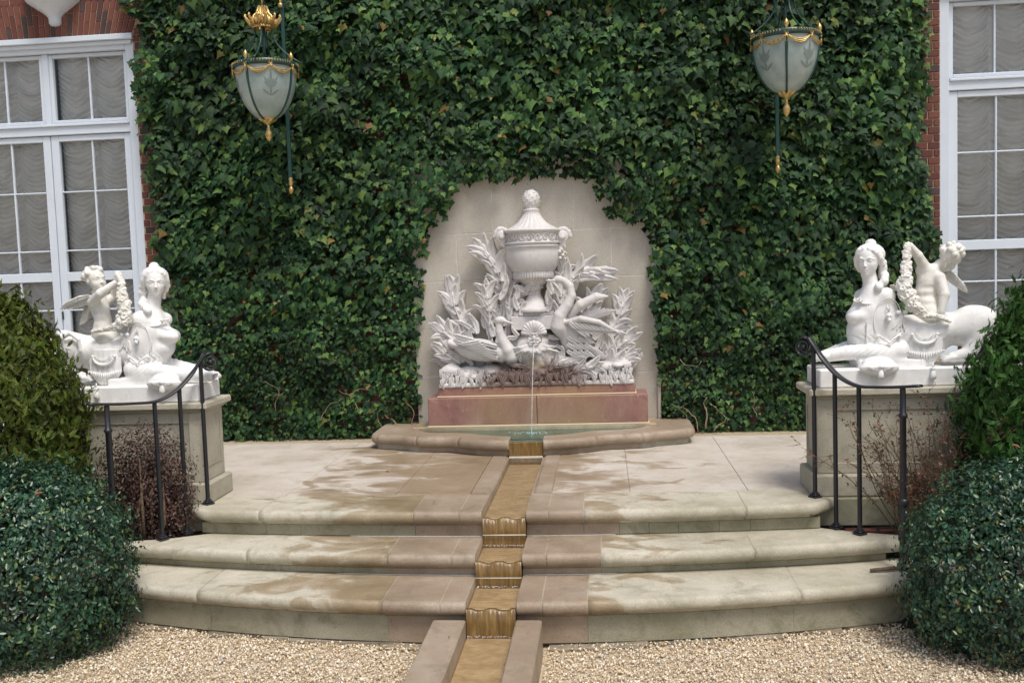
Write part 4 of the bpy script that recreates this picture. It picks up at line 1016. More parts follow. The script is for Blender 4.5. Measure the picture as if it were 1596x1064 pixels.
# ------------------------------------------------------------------ statues
MW = MAT['marble']
def frame3(f, u):
    f = np.array(f, float); f /= np.linalg.norm(f); u = np.array(u, float); u -= (u@f)*f; u /= np.linalg.norm(u); l = np.cross(u, f); return f, l, u
def head(s, c, f, u, H, child=False):
    """carved head: c skull centre, f facing, u up, H chin-to-crown height"""
    f, l, u = frame3(f, u); c = np.array(c, float); P = lambda a, b, d: c+(f*a+l*b+u*d)*H; R = np.stack([f, l, u], 1)
    def E(a, b, d, ra, rb, rd, k): s.ell(P(a, b, d), (ra*H, rb*H, rd*H), k*H, R)
    E(0, 0, .13, .42, .36, .38, .05)
    E(.13, 0, -.06, .30, .285, .40, .08)
    if child:
        E(.20, 0, -.27, .19, .22, .16, .10); 
        for q in (-1, 1): E(.26, q*.15, -.17, .13, .13, .13, .07)
        E(.35, 0, -.36, .07, .08, .07, .06)
    else:
        E(.20, 0, -.27, .18, .17, .18, .10); E(.30, 0, -.40, .085, .085, .08, .08)
        for q in (-1, 1): E(.25, q*.14, -.13, .12, .10, .12, .08)
    for q in (-1, 1):
        s.ell(P(.455, q*.135, -.005), (.07*H, .095*H, .05*H), .05*H, R, '-')
        E(.345, q*.135, -.008, .065, .075, .048, .012)
        s.chain([P(.385, q*.05, -.012), P(.415, q*.13, .028), P(.355, q*.215, -.005)], [.012*H, .014*H, .010*H], .012*H)
        s.chain([P(.415, q*.04, .055), P(.415, q*.13, .092), P(.33, q*.23, .05)], [.026*H, .026*H, .018*H], .035*H)
        E(.03, q*.345, -.03, .075, .035, .115, .02)
        s.ball(P(.455, q*.04, -.165), .032*H, .025*H)
    s.cone(P(.40, 0, .05), P(.475, 0, -.145), .026*H, .042*H, .035*H)
    s.chain([P(.385, -.075, -.262), P(.43, -.025, -.238), P(.435, 0, -.246), P(.43, .025, -.238), P(.385, .075, -.262)], [.010*H, .024*H, .022*H, .024*H, .010*H], .016*H)
    s.chain([P(.385, -.06, -.280), P(.42, 0, -.297), P(.385, .06, -.280)], [.010*H, .027*H, .010*H], .016*H)
    s.chain([P(.385, -.085, -.268), P(.447, 0, -.266), P(.385, .085, -.268)], [.004*H, .007*H, .004*H], .006*H, '-')
    return P, R
def lady_head(s, c, f, u, H, back):
    P, R = head(s, c, f, u, H)
    r = random.Random(5)
    # swept-back hair with wavy strands
    s.ell(P(-.08, 0, .18), (.44*H, .45*H, .37*H), .03*H, R)
    for q in (-1, 1):
        s.chain([P(.30, q*.08, .37), P(.24, q*.27, .25), P(.12, q*.36, .08), P(-.02, q*.39, -.12), P(-.14, q*.34, -.30)], [.055*H, .075*H, .08*H, .085*H, .07*H], .03*H)
        for i in range(15):
            t = i/14; s.ball(P(.27-.42*t+r.uniform(-.03, .03), q*(.22+.20*sin(pi*t*.8)), .34-.55*t+r.uniform(-.03, .03)), r.uniform(.045, .065)*H, .012*H)
        for i in range(12):
            t = i/11; s.ball(P(-.10-.12*t+r.uniform(-.04, .04), q*(.36-.10*t), .25-.75*t+r.uniform(-.02, .02)), r.uniform(.05, .08)*H, .012*H)
    s.ell(P(-.16, 0, .52), (.17*H, .17*H, .16*H), .02*H, R); s.ell(P(-.12, 0, .43), (.22*H, .21*H, .07*H), .02*H, R)
    for i in range(10):
        a = 2*pi*i/10; s.ball(P(-.12+.22*cos(a), .21*sin(a), .42), .05*H, .01*H)
    s.groove(P(-.05, 0, .33), (.5*H, .5*H, .5*H), lambda x, y, z: np.sin((x*R[0, 1]+y*R[1, 1]+z*R[2, 1])*2*pi/(.065*H)+2*np.sin(z*60))*(((x-P(0, 0, 0)[0])*R[0, 2]+(y-P(0, 0, 0)[1])*R[1, 2]+(z-P(0, 0, 0)[2])*R[2, 2]) > .27*H), .008*H)
    return P
def curls(s, P, H, seed, n=46):
    r = random.Random(seed)
    for i in range(n):
        th = r.uniform(0, 2*pi); v = r.uniform(-.15, 1); q = sqrt(max(0, 1-v*v*.9)); a = cos(th)*q; b = sin(th)*q
        if a > .35 and v < .55: continue
        s.ball(P(a*.42, b*.38, .14+v*.38), r.uniform(.07, .115)*H, .012*H)
        s.ball(P(a*.47, b*.42, .14+v*.42), .03*H, .01*H, '-')
def hand(s, w, d, up, L, curl=.6):
    """palm and five fingers from wrist w towards d; fingers curl towards -up"""
    d, sd, up = frame3(d, up); w = np.array(w, float)
    s.cone(w, w+d*L*.40, L*.20, L*.24, .006)
    for i, (o, ln) in enumerate(((-.30, .42), (-.10, .5), (.10, .47), (.28, .37))):
        b = w+d*L*.42+sd*o*L*.9; m1 = b+(d*cos(curl)-up*sin(curl))*L*ln*.5; e = m1+(d*cos(curl*2.2)-up*sin(curl*2.2))*L*ln*.5
        s.chain([b, m1, e], [L*.095, L*.085, L*.065], .002)
    b = w+d*L*.15+sd*-.36*L; s.chain([b, b+(d*.5-sd*.5-up*.4)*L*.35, b+(d*.9-sd*.3-up*.8)*L*.45], [L*.10, L*.085, L*.07], .002)
def garland_mesh(pts, r, seed, step=.016):
    s = SDF(); rn = random.Random(seed); P = [np.array(p) for p in pts]; lo = np.full(3, 9.); hi = -lo
    for i in range(len(P)-1):
        L = np.linalg.norm(P[i+1]-P[i]); n = max(1, int(L/step))
        for k in range(n):
            c = P[i]+(P[i+1]-P[i])*k/n; rad = r[i]+(r[i+1]-r[i])*k/n
            s.ball(c, rad*.75, .006)
            for q in range(5):
                a = rn.uniform(0, 2*pi); o = np.array((cos(a), -abs(sin(a))*.9+.25, rn.uniform(-.5, .5)))*rad*.85; cc = c+o; rb = rn.uniform(.30, .5)*rad
                s.ball(cc, rb, .002); s.ball(cc+o/np.linalg.norm(o)*rb*.9, rb*.45, .002, '-')
            lo = np.minimum(lo, c-rad*1.9); hi = np.maximum(hi, c+rad*1.9)
    return s, lo, hi
def wing_mesh(root, tip, n, L, W, drop, y0, rows=3):
    """feathered wing: overlapping blades in rows from root to tip"""
    mb = MB(); r = np.array(root); t_ = np.array(tip); ax = t_-r
    for row in range(rows):
        for i in range(n):
            t = i/(n-1); p = r+ax*(t*(.72-.1*row)); a = math.atan2(ax[0], ax[2])+drop*(1-.75*t); Lq = L*(.55+.45*t)*(1-.27*row)
            blade(mb, p+np.array((0, y0-.006*row, 0)), a, Lq, W, .12*np.sign(drop), .02)
    return mb
def statue(sg, label):
    """sg=-1: the left group (faces right), sg=1: the right one. Built around measured points of each."""
    root = thing('sphinx_statue', label, 'statue', (sg*2.75, -2.45, .712))
    if sg < 0: Z = lambda x, y, Y=-2.45: at(70+x/4.093, 390+y/4.093, Y)
    else: Z = lambda x, y, Y=-2.45: at(1230+x/3.939, 350+y/3.939, Y)
    T = lambda x, y, Y=-2.45: tuple(Z(x, y, Y))
    g = -sg            # inward direction (towards the steps) on x
    zt = .835          # top of the statue's own base
    MB().box((sg*2.10, -2.655, .713), (sg*3.42, -2.27, zt-.004), .008).build('base', MW, root)
    s = SDF()
    if sg < 0:
        # torso and bust
        bust, shl, shr, neck0, neck1 = T(720, 610), T(605, 440, -2.50), T(765, 442, -2.38), T(690, 440), T(702, 300)
        s.ell(T(700, 640), (.115, .100, .13), .04); s.ell(T(690, 520), (.125, .105, .115), .05); s.chain([shl, T(690, 418), shr], [.058, .055, .052], .05)
        s.ell(T(795, 545, -2.45), (.066, .100, .052), .03); s.ell(T(822, 552, -2.50), (.036, .040, .034), .03); s.ell(T(822, 552, -2.39), (.036, .040, .034), .03); s.ell(T(770, 620, -2.45), (.062, .085, .06), .03)
        s.chain([T(690, 450), T(690, 380), T(700, 290)], [.075, .050, .046], .035)
        hc, hf, hu = T(703, 205), (.52, -1, -.02), (.0, 0, 1)
        cape = T(605, 590, -2.535); arm = None
        fore = [[T(560, 760, -2.53), T(700, 770, -2.54), T(900, 790, -2.54), T(1050, 800, -2.53)], [T(640, 740, -2.38), T(820, 740, -2.37), T(960, 770, -2.37), T(1050, 790, -2.37)]]
        bodyp = [T(560, 650), T(430, 640), T(300, 640), T(190, 640)]; haunch = T(165, 640, -2.49); belly = T(390, 720)
        rear = [T(100, 700, -2.52), T(160, 790, -2.54), T(255, 812, -2.54)]
        rump = T(120, 590)
    else:
        s.ell(T(470, 660), (.125, .100, .14), .04); s.ell(T(500, 530), (.125, .105, .12), .05); s.chain([T(595, 440, -2.50), T(508, 415), T(448, 442, -2.38)], [.058, .055, .052], .05)
        s.ell(T(420, 560, -2.45), (.068, .100, .054), .03); s.ell(T(388, 566, -2.50), (.036, .040, .034), .03); s.ell(T(388, 566, -2.39), (.036, .040, .034), .03); s.ell(T(438, 635, -2.45), (.062, .085, .06), .03)
        s.chain([T(510, 460), T(505, 390), T(490, 310)], [.075, .050, .046], .035)
        hc, hf, hu = T(492, 222), (-.62, -1, -.02), (0, 0, 1)
        cape = T(600, 590, -2.535)
        fore = [[T(680, 770, -2.53), T(540, 780, -2.54), T(360, 785, -2.54), T(215, 808, -2.53)], [T(560, 740, -2.38), T(420, 740, -2.37), T(300, 780, -2.37), T(210, 810, -2.37)]]
        bodyp = [T(640, 660), T(800, 650), T(940, 640), T(1090, 640)]; haunch = T(1120, 620, -2.49); belly = T(830, 730)
        rear = [T(1150, 700, -2.52), T(1100, 790, -2.54), T(1000, 815, -2.54)]
        rump = T(1180, 590)
    # lioness body
    s.chain(bodyp, [.105, .112, .110, .105], .05); s.ell(belly, (.14, .10, .10), .05)
    s.ell(haunch, (.135, .085, .135), .05); s.ell(rump, (.09, .10, .09), .05)
    s.chain(rear, [.06, .045, .034], .03)
    for k in range(4):
        q = np.array(rear[2]); s.chain([q+(g*.0, -.035+.022*k, .002), q+(g*.040, -.035+.022*k, -.004), q+(g*.058, -.035+.022*k, -.014)], [.018, .0165, .013], .006)
    for fl in fore:
        s.chain(fl, [.062, .055, .048, .040], .035)
        q = np.array(fl[-1])
        for k in range(4): s.chain([q+(0, -.035+.022*k, .0), q+(g*.040, -.035+.022*k, -.006), q+(g*.060, -.035+.022*k, -.018)], [.023, .021, .016], .006)
    s.box((cape[0]-g*.02, -2.45, zt+.012), (.20, .12, .02), .015, .03)
    # skirt of drapery between torso and forelegs
    s.ell((cape[0]+g*.02, -2.46, zt+.06), (.13, .13, .075), .05)
    # sleeve-like armour plate on the shoulder
    s.ell((cape[0], cape[1]+.035, cape[2]), (.090, .066, .160), .018); s.box((cape[0], cape[1]+.045, cape[2]-.05), (.065, .03, .075), .02, .03)
    # corset edge and belt
    s.chain([(bodyp[0][0]+g*.20, -2.55, zt+.13), (bodyp[0][0]+g*.20, -2.56, zt+.30)], .006, .004)
    w0 = T(700, 705) if sg < 0 else T(470, 725)
    s.groove((w0[0], -2.45, w0[2]-.02), (.22, .2, .10), lambda x, y, z: np.sin(x*150+y*90+8*np.sin(z*30)), .0035)
    s.groove(belly, (.28, .2, .16), lambda x, y, z: np.sin(x*110+3*np.sin(z*40))*.7, .002)
    P = lady_head(s, hc, hf, hu, .212, None)
    # hair roll falling on the shoulder
    rl = [T(625, 230), T(632, 300), T(625, 350, -2.48), T(665, 392, -2.53)] if sg < 0 else [T(575, 230), T(580, 290, -2.46), T(590, 345, -2.50), T(535, 392, -2.53)]
    rn = random.Random(9)
    for i in range(3):
        a, b = np.array(rl[i]), np.array(rl[i+1])
        for k in range(7): s.ball(a+(b-a)*k/7+np.array((rn.uniform(-.008, .008), rn.uniform(-.012, .004), rn.uniform(-.006, .006))), rn.uniform(.018, .026), .006)
    # tail over the haunch
    if sg < 0: s.chain([T(120, 640, -2.56), T(110, 560, -2.585), T(160, 530, -2.585), T(215, 570, -2.585), T(225, 640, -2.58), T(190, 690, -2.575)], [.012, .013, .013, .013, .012, .010], .006)
    H_ = .20; hc = np.array(hc)
    lo = (min(sg*2.02, sg*3.45), -2.70, zt-.012); hi = (max(sg*2.02, sg*3.45), -2.20, 1.40)
    zc = T(0, 300)[2]-.01
    boxes = [((lo[0], lo[1], lo[2]), (hi[0], hi[1], zc), .0062), ((hc[0]-.16, hc[1]-.16, zc-.0031), (hc[0]+.16, hc[1]+.16, hc[2]+.20), .0031)]
    body = carve('sphinx', s, boxes, MW, root)
    # trims on the armour plate: border cord, mask, drops
    tr = MB(); cy = cape[1]-.046; rim = [(cape[0]+.088*cos(a), cape[1]-.020-.018*(1-abs(cos(a))), cape[2]+.152*sin(a)) for a in np.linspace(-.5, pi+.5, 26)]
    tr.tube(rim, .0032, 6)
    z0 = cape[2]-.10
    tr.tube([(cape[0]-.078, cape[1]-.036, z0+.02), (cape[0]-.03, cape[1]-.050, z0-.015), (cape[0], cape[1]-.052, z0-.045), (cape[0]+.03, cape[1]-.050, z0-.015), (cape[0]+.078, cape[1]-.036, z0+.02)], .006, 6)
    for q in (-.07, 0, .07): tr.ball((cape[0]+q, cape[1]-.048+abs(q)*.15, z0-.055+abs(q)*.8), .012, (1, 1, 1.2))
    tr.ball((cape[0], cape[1]-.046, cape[2]+.03), .022, (1, .5, 1.1)); tr.ball((cape[0]-.008, cape[1]-.058, cape[2]+.036), .005); tr.ball((cape[0]+.008, cape[1]-.058, cape[2]+.036), .005); tr.ball((cape[0], cape[1]-.056, cape[2]+.008), .014, (1, .6, 1))
    tr.tube([(cape[0], cape[1]-.040, cape[2]+.06), (cape[0]-.012, cape[1]-.038, cape[2]+.09), (cape[0], cape[1]-.034, cape[2]+.11), (cape[0]+.012, cape[1]-.038, cape[2]+.09), (cape[0], cape[1]-.040, cape[2]+.06)], .004, 5)
    tr.build('shoulder_plate_trim', MW, root)
    # bodice lace, neck beads
    lc = MB(); nk = (T(690, 400) if sg < 0 else T(500, 400)); fx = g*.045
    for i in range(15):
        a = -1.3+2.6*i/14; lc.ball((nk[0]+fx*.6+.085*sin(a)*.9+fx*.2, -2.455-.092*cos(a)*.95, nk[2]-.055-.035*cos(a)), .0085, u=7, v=5)
    bb = T(770, 450, -2.54) if sg < 0 else T(420, 460, -2.54)
    for i in range(12): lc.ball((bb[0]+random.uniform(-.03, .03), bb[1]+random.uniform(-.008, .01), bb[2]+random.uniform(-.014, .014)), random.uniform(.005, .010), u=7, v=5)
    lc.build('bodice_trim', MW, root)
    # saddle cloth with swag and fringe
    sc = T(380, 690, -2.565) if sg < 0 else T(830, 700, -2.565)
    cl = MB(); nx_, nz_ = 22, 26; V = []; F = []
    for j in range(nz_+1):
        for i in range(nx_+1):
            u = i/nx_-.5; v = j/nz_; x = sc[0]+u*(.235 if v < .7 else .235-.12*(v-.7)/.3); z = zt+.30-(.30)*v+.0
            yb = -2.45-.116*cos(u*1.2)*(.92+.10*sin(v*pi*.9))-.006*sin(u*38+3*v)*v
            if v < .15: yb += (.15-v)*.35
            V.append((x, yb-.006, z))
    for j in range(nz_):
        for i in range(nx_): q = j*(nx_+1)+i; F.append((q, q+1, q+nx_+2, q+nx_+1))
    cl.add(V, F, True)
    sw = [(sc[0]+.075*cos(a), -2.583, zt+.20+.055*sin(a)) for a in np.linspace(pi, 2*pi, 14)]; cl.tube(sw, [.005+.008*sin(pi*i/13) for i in range(14)], 7)
    sw2 = [(sc[0]+.055*cos(a), -2.583, zt+.215+.035*sin(a)) for a in np.linspace(pi, 2*pi, 12)]; cl.tube(sw2, .004, 6)
    for q in (-.08, .08): cl.ball((sc[0]+q, -2.578, zt+.205), .012)
    for i in range(16): x = sc[0]-.115+.23*i/15; cl.tube([(x, -2.578, zt+.085+.02*abs(i-7.5)/7.5), (x+.003*sin(i), -2.582, zt+.03+.055*abs(i-7.5)/7.5)], [.007, .004], 6)
    cl.build('saddle_cloth', MW, root)
    # tasselled cushion corner and tassels over the base
    cu = SDF(); cc = T(760, 850, -2.68) if sg < 0 else T(553, 880, -2.68)
    cu.ell(cc, (.125, .035, .050), .01); cu.ell((cc[0], cc[1]+.03, cc[2]+.03), (.10, .05, .045), .02)
    for i in range(9):
        a = pi+pi*i/8; cu.chain([(cc[0]+.018*cos(a), cc[1]-.036, cc[2]+.012), (cc[0]+.065*cos(a), cc[1]-.030, cc[2]+.010+.02*sin(a)), (cc[0]+.115*cos(a), cc[1]-.008, cc[2]+.006+.038*sin(a))], [.007, .009, .004], .006)
    cu.ball((cc[0], cc[1]-.040, cc[2]+.012), .014, .004)
    carve('cushion', cu, [((cc[0]-.16, -2.76, cc[2]-.08), (cc[0]+.16, -2.58, cc[2]+.10), .0045)], MW, root)
    def tassel(c):
        tm = MB().lathe([(.002, .045), (.010, .040), (.011, .032), (.007, .026), (.012, .020), (.020, .0), (.022, -.018), (.017, -.030), (.004, -.034)], c, 20, mod=lambda a, i: 1-.12*abs(cos(a*8))*(1 if i > 3 else 0)); tm.tube([(c[0], c[1], c[2]+.04), (c[0], c[1]+.01, c[2]+.075)], .005, 6)
        tm.build('tassel', MW, root)
    tassel((cc[0], -2.715, cc[2]-.032)); tc = T(335, 915, -2.66) if sg < 0 else T(880, 915, -2.66); tassel((tc[0], -2.675, tc[2]))
    # ribbons behind the plate
    rb = MB(); r0 = np.array(T(510, 545, -2.56) if sg < 0 else T(690, 545, -2.56))
    for (dx, dz, L) in ((-.03*g, -.10, .12), (.02*g, -.12, .12), (.06*g, -.14, .12), (0, -.07, .09)): blade(rb, r0, math.atan2(dx, dz), L, .026, .3, .05)
    for q in (-1, 1): rb.ball((r0[0]+q*.02, r0[1]-.01, r0[2]+.008), .018, (1, .6, .8))
    rb.build('ribbon', MW, root)
    # ---------------- the putto
    s = SDF()
    if sg < 0:
        hips = T(375, 530); s.ell(hips, (.075, .07, .06), .03); s.ell(T(370, 450), (.062, .055, .075), .04); s.ell(T(350, 370), (.068, .055, .060), .04)
        s.chain([T(300, 330, -2.45), T(350, 325), T(385, 320, -2.40)], [.036, .045, .036], .03)
        s.chain([T(335, 320), T(325, 270)], [.032, .030], .02)
        aN = [T(302, 330, -2.51), T(355, 275, -2.56), T(455, 205, -2.545)]; s.chain(aN, [.034, .032, .022], .02); hand(s, aN[2], np.array(T(480, 150, -2.545))-np.array(aN[2]), (0, 1, .2), .050, .9)
        aF = [T(392, 325, -2.40), T(440, 290, -2.37), T(455, 210, -2.42)]; s.chain(aF, [.032, .028, .020], .02)
        s.chain([hips, T(400, 570, -2.47)], [.075, .085], .03)
        hcc = T(318, 190, -2.46); ff, uu = (1, -.55, .12), (-.12, 0, 1)
        bx_ = (T(190, 620), T(520, 90)); gl = [T(462, 150, -2.55), T(490, 210, -2.56), T(490, 300, -2.57), T(515, 390, -2.57), T(500, 455, -2.58), T(430, 495, -2.585), T(300, 520, -2.57)]; gr = [.026, .026, .036, .050, .046, .028, .018]
    else:
        hips = T(840, 510); s.ell(hips, (.080, .07, .06), .03); s.ell(T(835, 430), (.070, .058, .085), .04); s.ell(T(860, 340), (.078, .058, .065), .04)
        s.chain([T(810, 280, -2.45), T(870, 290), T(925, 320, -2.45)], [.036, .050, .036], .03)
        s.chain([T(880, 290), T(930, 240)], [.036, .034], .02)
        aN = [T(925, 325, -2.50), T(955, 430, -2.54), T(935, 535, -2.56)]; s.chain(aN, [.036, .032, .022], .02); hand(s, aN[2], (-.1, -.2, -1), (0, 1, 0), .055, .8)
        aF = [T(830, 260, -2.46), T(790, 190, -2.50), T(742, 130, -2.53)]; s.chain(aF, [.038, .030, .022], .02); hand(s, aF[2], np.array(T(715, 110, -2.53))-np.array(aF[2]), (0, 1, .4), .050, .9)
        s.chain([hips, T(850, 570, -2.47)], [.080, .088], .03)
        hcc = T(990, 200, -2.47); ff, uu = (-.55, -.75, -.55), (.45, .1, .9)
        bx_ = (T(680, 660), T(1090, 70)); gl = [T(722, 125, -2.55), T(722, 210, -2.56), T(715, 310, -2.57), T(705, 410, -2.57), T(755, 490, -2.58), T(830, 560, -2.59), T(900, 560, -2.59), T(1000, 600, -2.575)]; gr = [.024, .028, .036, .052, .048, .026, .022, .014]
    P, R_ = head(s, hcc, ff, uu, .180, True); curls(s, P, .180, 3, 64)
    tor = T(360, 430) if sg < 0 else T(840, 420)
    s.groove((tor[0], -2.50, tor[2]-.03), (.07, .08, .10), lambda x, y, z: np.cos((z-tor[2]-.01)*2*pi/.055), .0025)
    a, b = np.array(bx_[0]), np.array(bx_[1]); lo = np.minimum(a, b); hi = np.maximum(a, b); lo[1] = -2.68; hi[1] = -2.28
    hcc = np.array(hcc); carve('putto', s, [(lo, hi, .0042)], MAT['marble_cream'], root)
    gs, glo, ghi = garland_mesh(gl, gr, 4); carve('garland', gs, [(glo, ghi, .0042)], MAT['marble_cream'], root)
    if sg < 0:
        wing_mesh(T(300, 285, -2.47), T(150, 330, -2.45), 9, .125, .042, -.95, -.01, 4).build('wing', MAT['marble_cream'], root)
        wing_mesh(T(280, 350, -2.40), T(255, 430, -2.38), 6, .095, .040, .4, 0).build('wing', MAT['marble_cream'], root)
    else:
        wing_mesh(T(970, 285, -2.42), T(1040, 350, -2.38), 8, .125, .044, .5, 0, 4).build('wing', MAT['marble_cream'], root)
        wing_mesh(T(690, 400, -2.40), T(650, 390, -2.38), 4, .05, .034, .5, 0).build('wing', MAT['marble_cream'], root)
    return root
statue(-1, 'left marble sphinx lady whose winged putto lifts a garland across his face')
statue(1, 'right marble sphinx lady whose winged putto leans his head away from the garland')
# ------------------------------------------------------------------ iron railings
def railing(sg, label):
    t = thing('iron_railing', label, 'railing', (sg*2.2, -2.9, 0)); M_ = MAT['iron']
    P = [(2.035, -2.66, 1.05), (2.06, -2.685, 1.00), (2.10, -2.72, .925), (2.157, -2.81, .835), (2.215, -2.88, .783), (2.28, -2.96, .757), (2.35, -3.08, .765), (2.42, -3.20, .778), (2.52, -3.34, .80)]
    P = [np.array((sg*x, y, z)) for x, y, z in P]; Q = []
    for i in range(len(P)-1):
        for k in range(4): 
            t_ = k/4; a = P[max(i-1, 0)]; b = P[i]; c = P[i+1]; d = P[min(i+2, len(P)-1)]
            Q.append(.5*((2*b)+(-a+c)*t_+(2*a-5*b+4*c-d)*t_**2+(-a+3*b-3*c+d)*t_**3))
    Q.append(P[-1]); m = MB(); V = []; F = []; sec = [(-.024, 0), (-.021, .007), (0, .011), (.021, .007), (.024, 0), (.020, -.007), (-.020, -.007)]
    for i, p in enumerate(Q):
        tg = Q[min(i+1, len(Q)-1)]-Q[max(i-1, 0)]; tg /= np.linalg.norm(tg); sd_ = np.cross(tg, (0, 0, 1)); sd_ /= np.linalg.norm(sd_); up = np.cross(sd_, tg)
        V += [p+sd_*a+up*b for a, b in sec]
    n = len(sec)
    for i in range(len(Q)-1):
        for k in range(n): F.append((i*n+k, i*n+(k+1) % n, (i+1)*n+(k+1) % n, (i+1)*n+k))
    F += [tuple(range(n)), tuple((len(Q)-1)*n+k for k in range(n))]; m.add(V, F, True); m.build('handrail', M_, t)
    # volute at the upper end
    v = MB(); c = np.array((sg*2.005, -2.64, .985)); pts = []
    for k in range(34):
        a = pi/2+.25-k/33*4.2*pi; r = .066*(1-k/33*.80); pts.append((c[0]+sg*r*cos(a)*.85, c[1]-r*cos(a)*.5*1, c[2]+r*sin(a)))
    v.tube(pts, [.019-.008*k/33 for k in range(34)], 8, flat=(1.5, .55)); v.ball(tuple(c), .022); v.build('volute', M_, t)
    for (x, y, z0, z1) in ((2.058, -2.685, 0, 1.0), (2.160, -2.815, -.172, .825), (2.272, -2.955, -.172, .752)):
        b = MB(); x *= sg
        b.box((x-.0115, y-.0115, z0+.02), (x+.0115, y+.0115, z1), .003, rotm(0, 0, .6*sg)); b.build('baluster', M_, t)
        f = MB(); R_ = rotm(0, 0, .6*sg); f.box((x-.033, y-.033, z0+.001), (x+.033, y+.033, z0+.012), .003, R_).box((x-.026, y-.026, z0+.012), (x+.026, y+.026, z0+.026), .006, R_).box((x-.018, y-.018, z0+.026), (x+.018, y+.018, z0+.036), .004, R_); f.build('post_foot', M_, t)
    x, y = sg*2.45, -3.24; b = MB()
    b.lathe([(.023, -.40), (.023, .05), (.020, .06), (.019, .60), (.024, .605), (.027, .615), (.024, .625), (.018, .63), (.017, .775)], (x, y, 0), 14)
    b.lathe([(.030, .085), (.032, .10), (.030, .115), (.023, .12)], (x, y, 0), 14); b.build('newel_post', M_, t)
railing(-1, 'black iron stair railing at the left in front of the wine-red shrub')
railing(1, 'black iron stair railing at the right in front of the bare twiggy shrub')

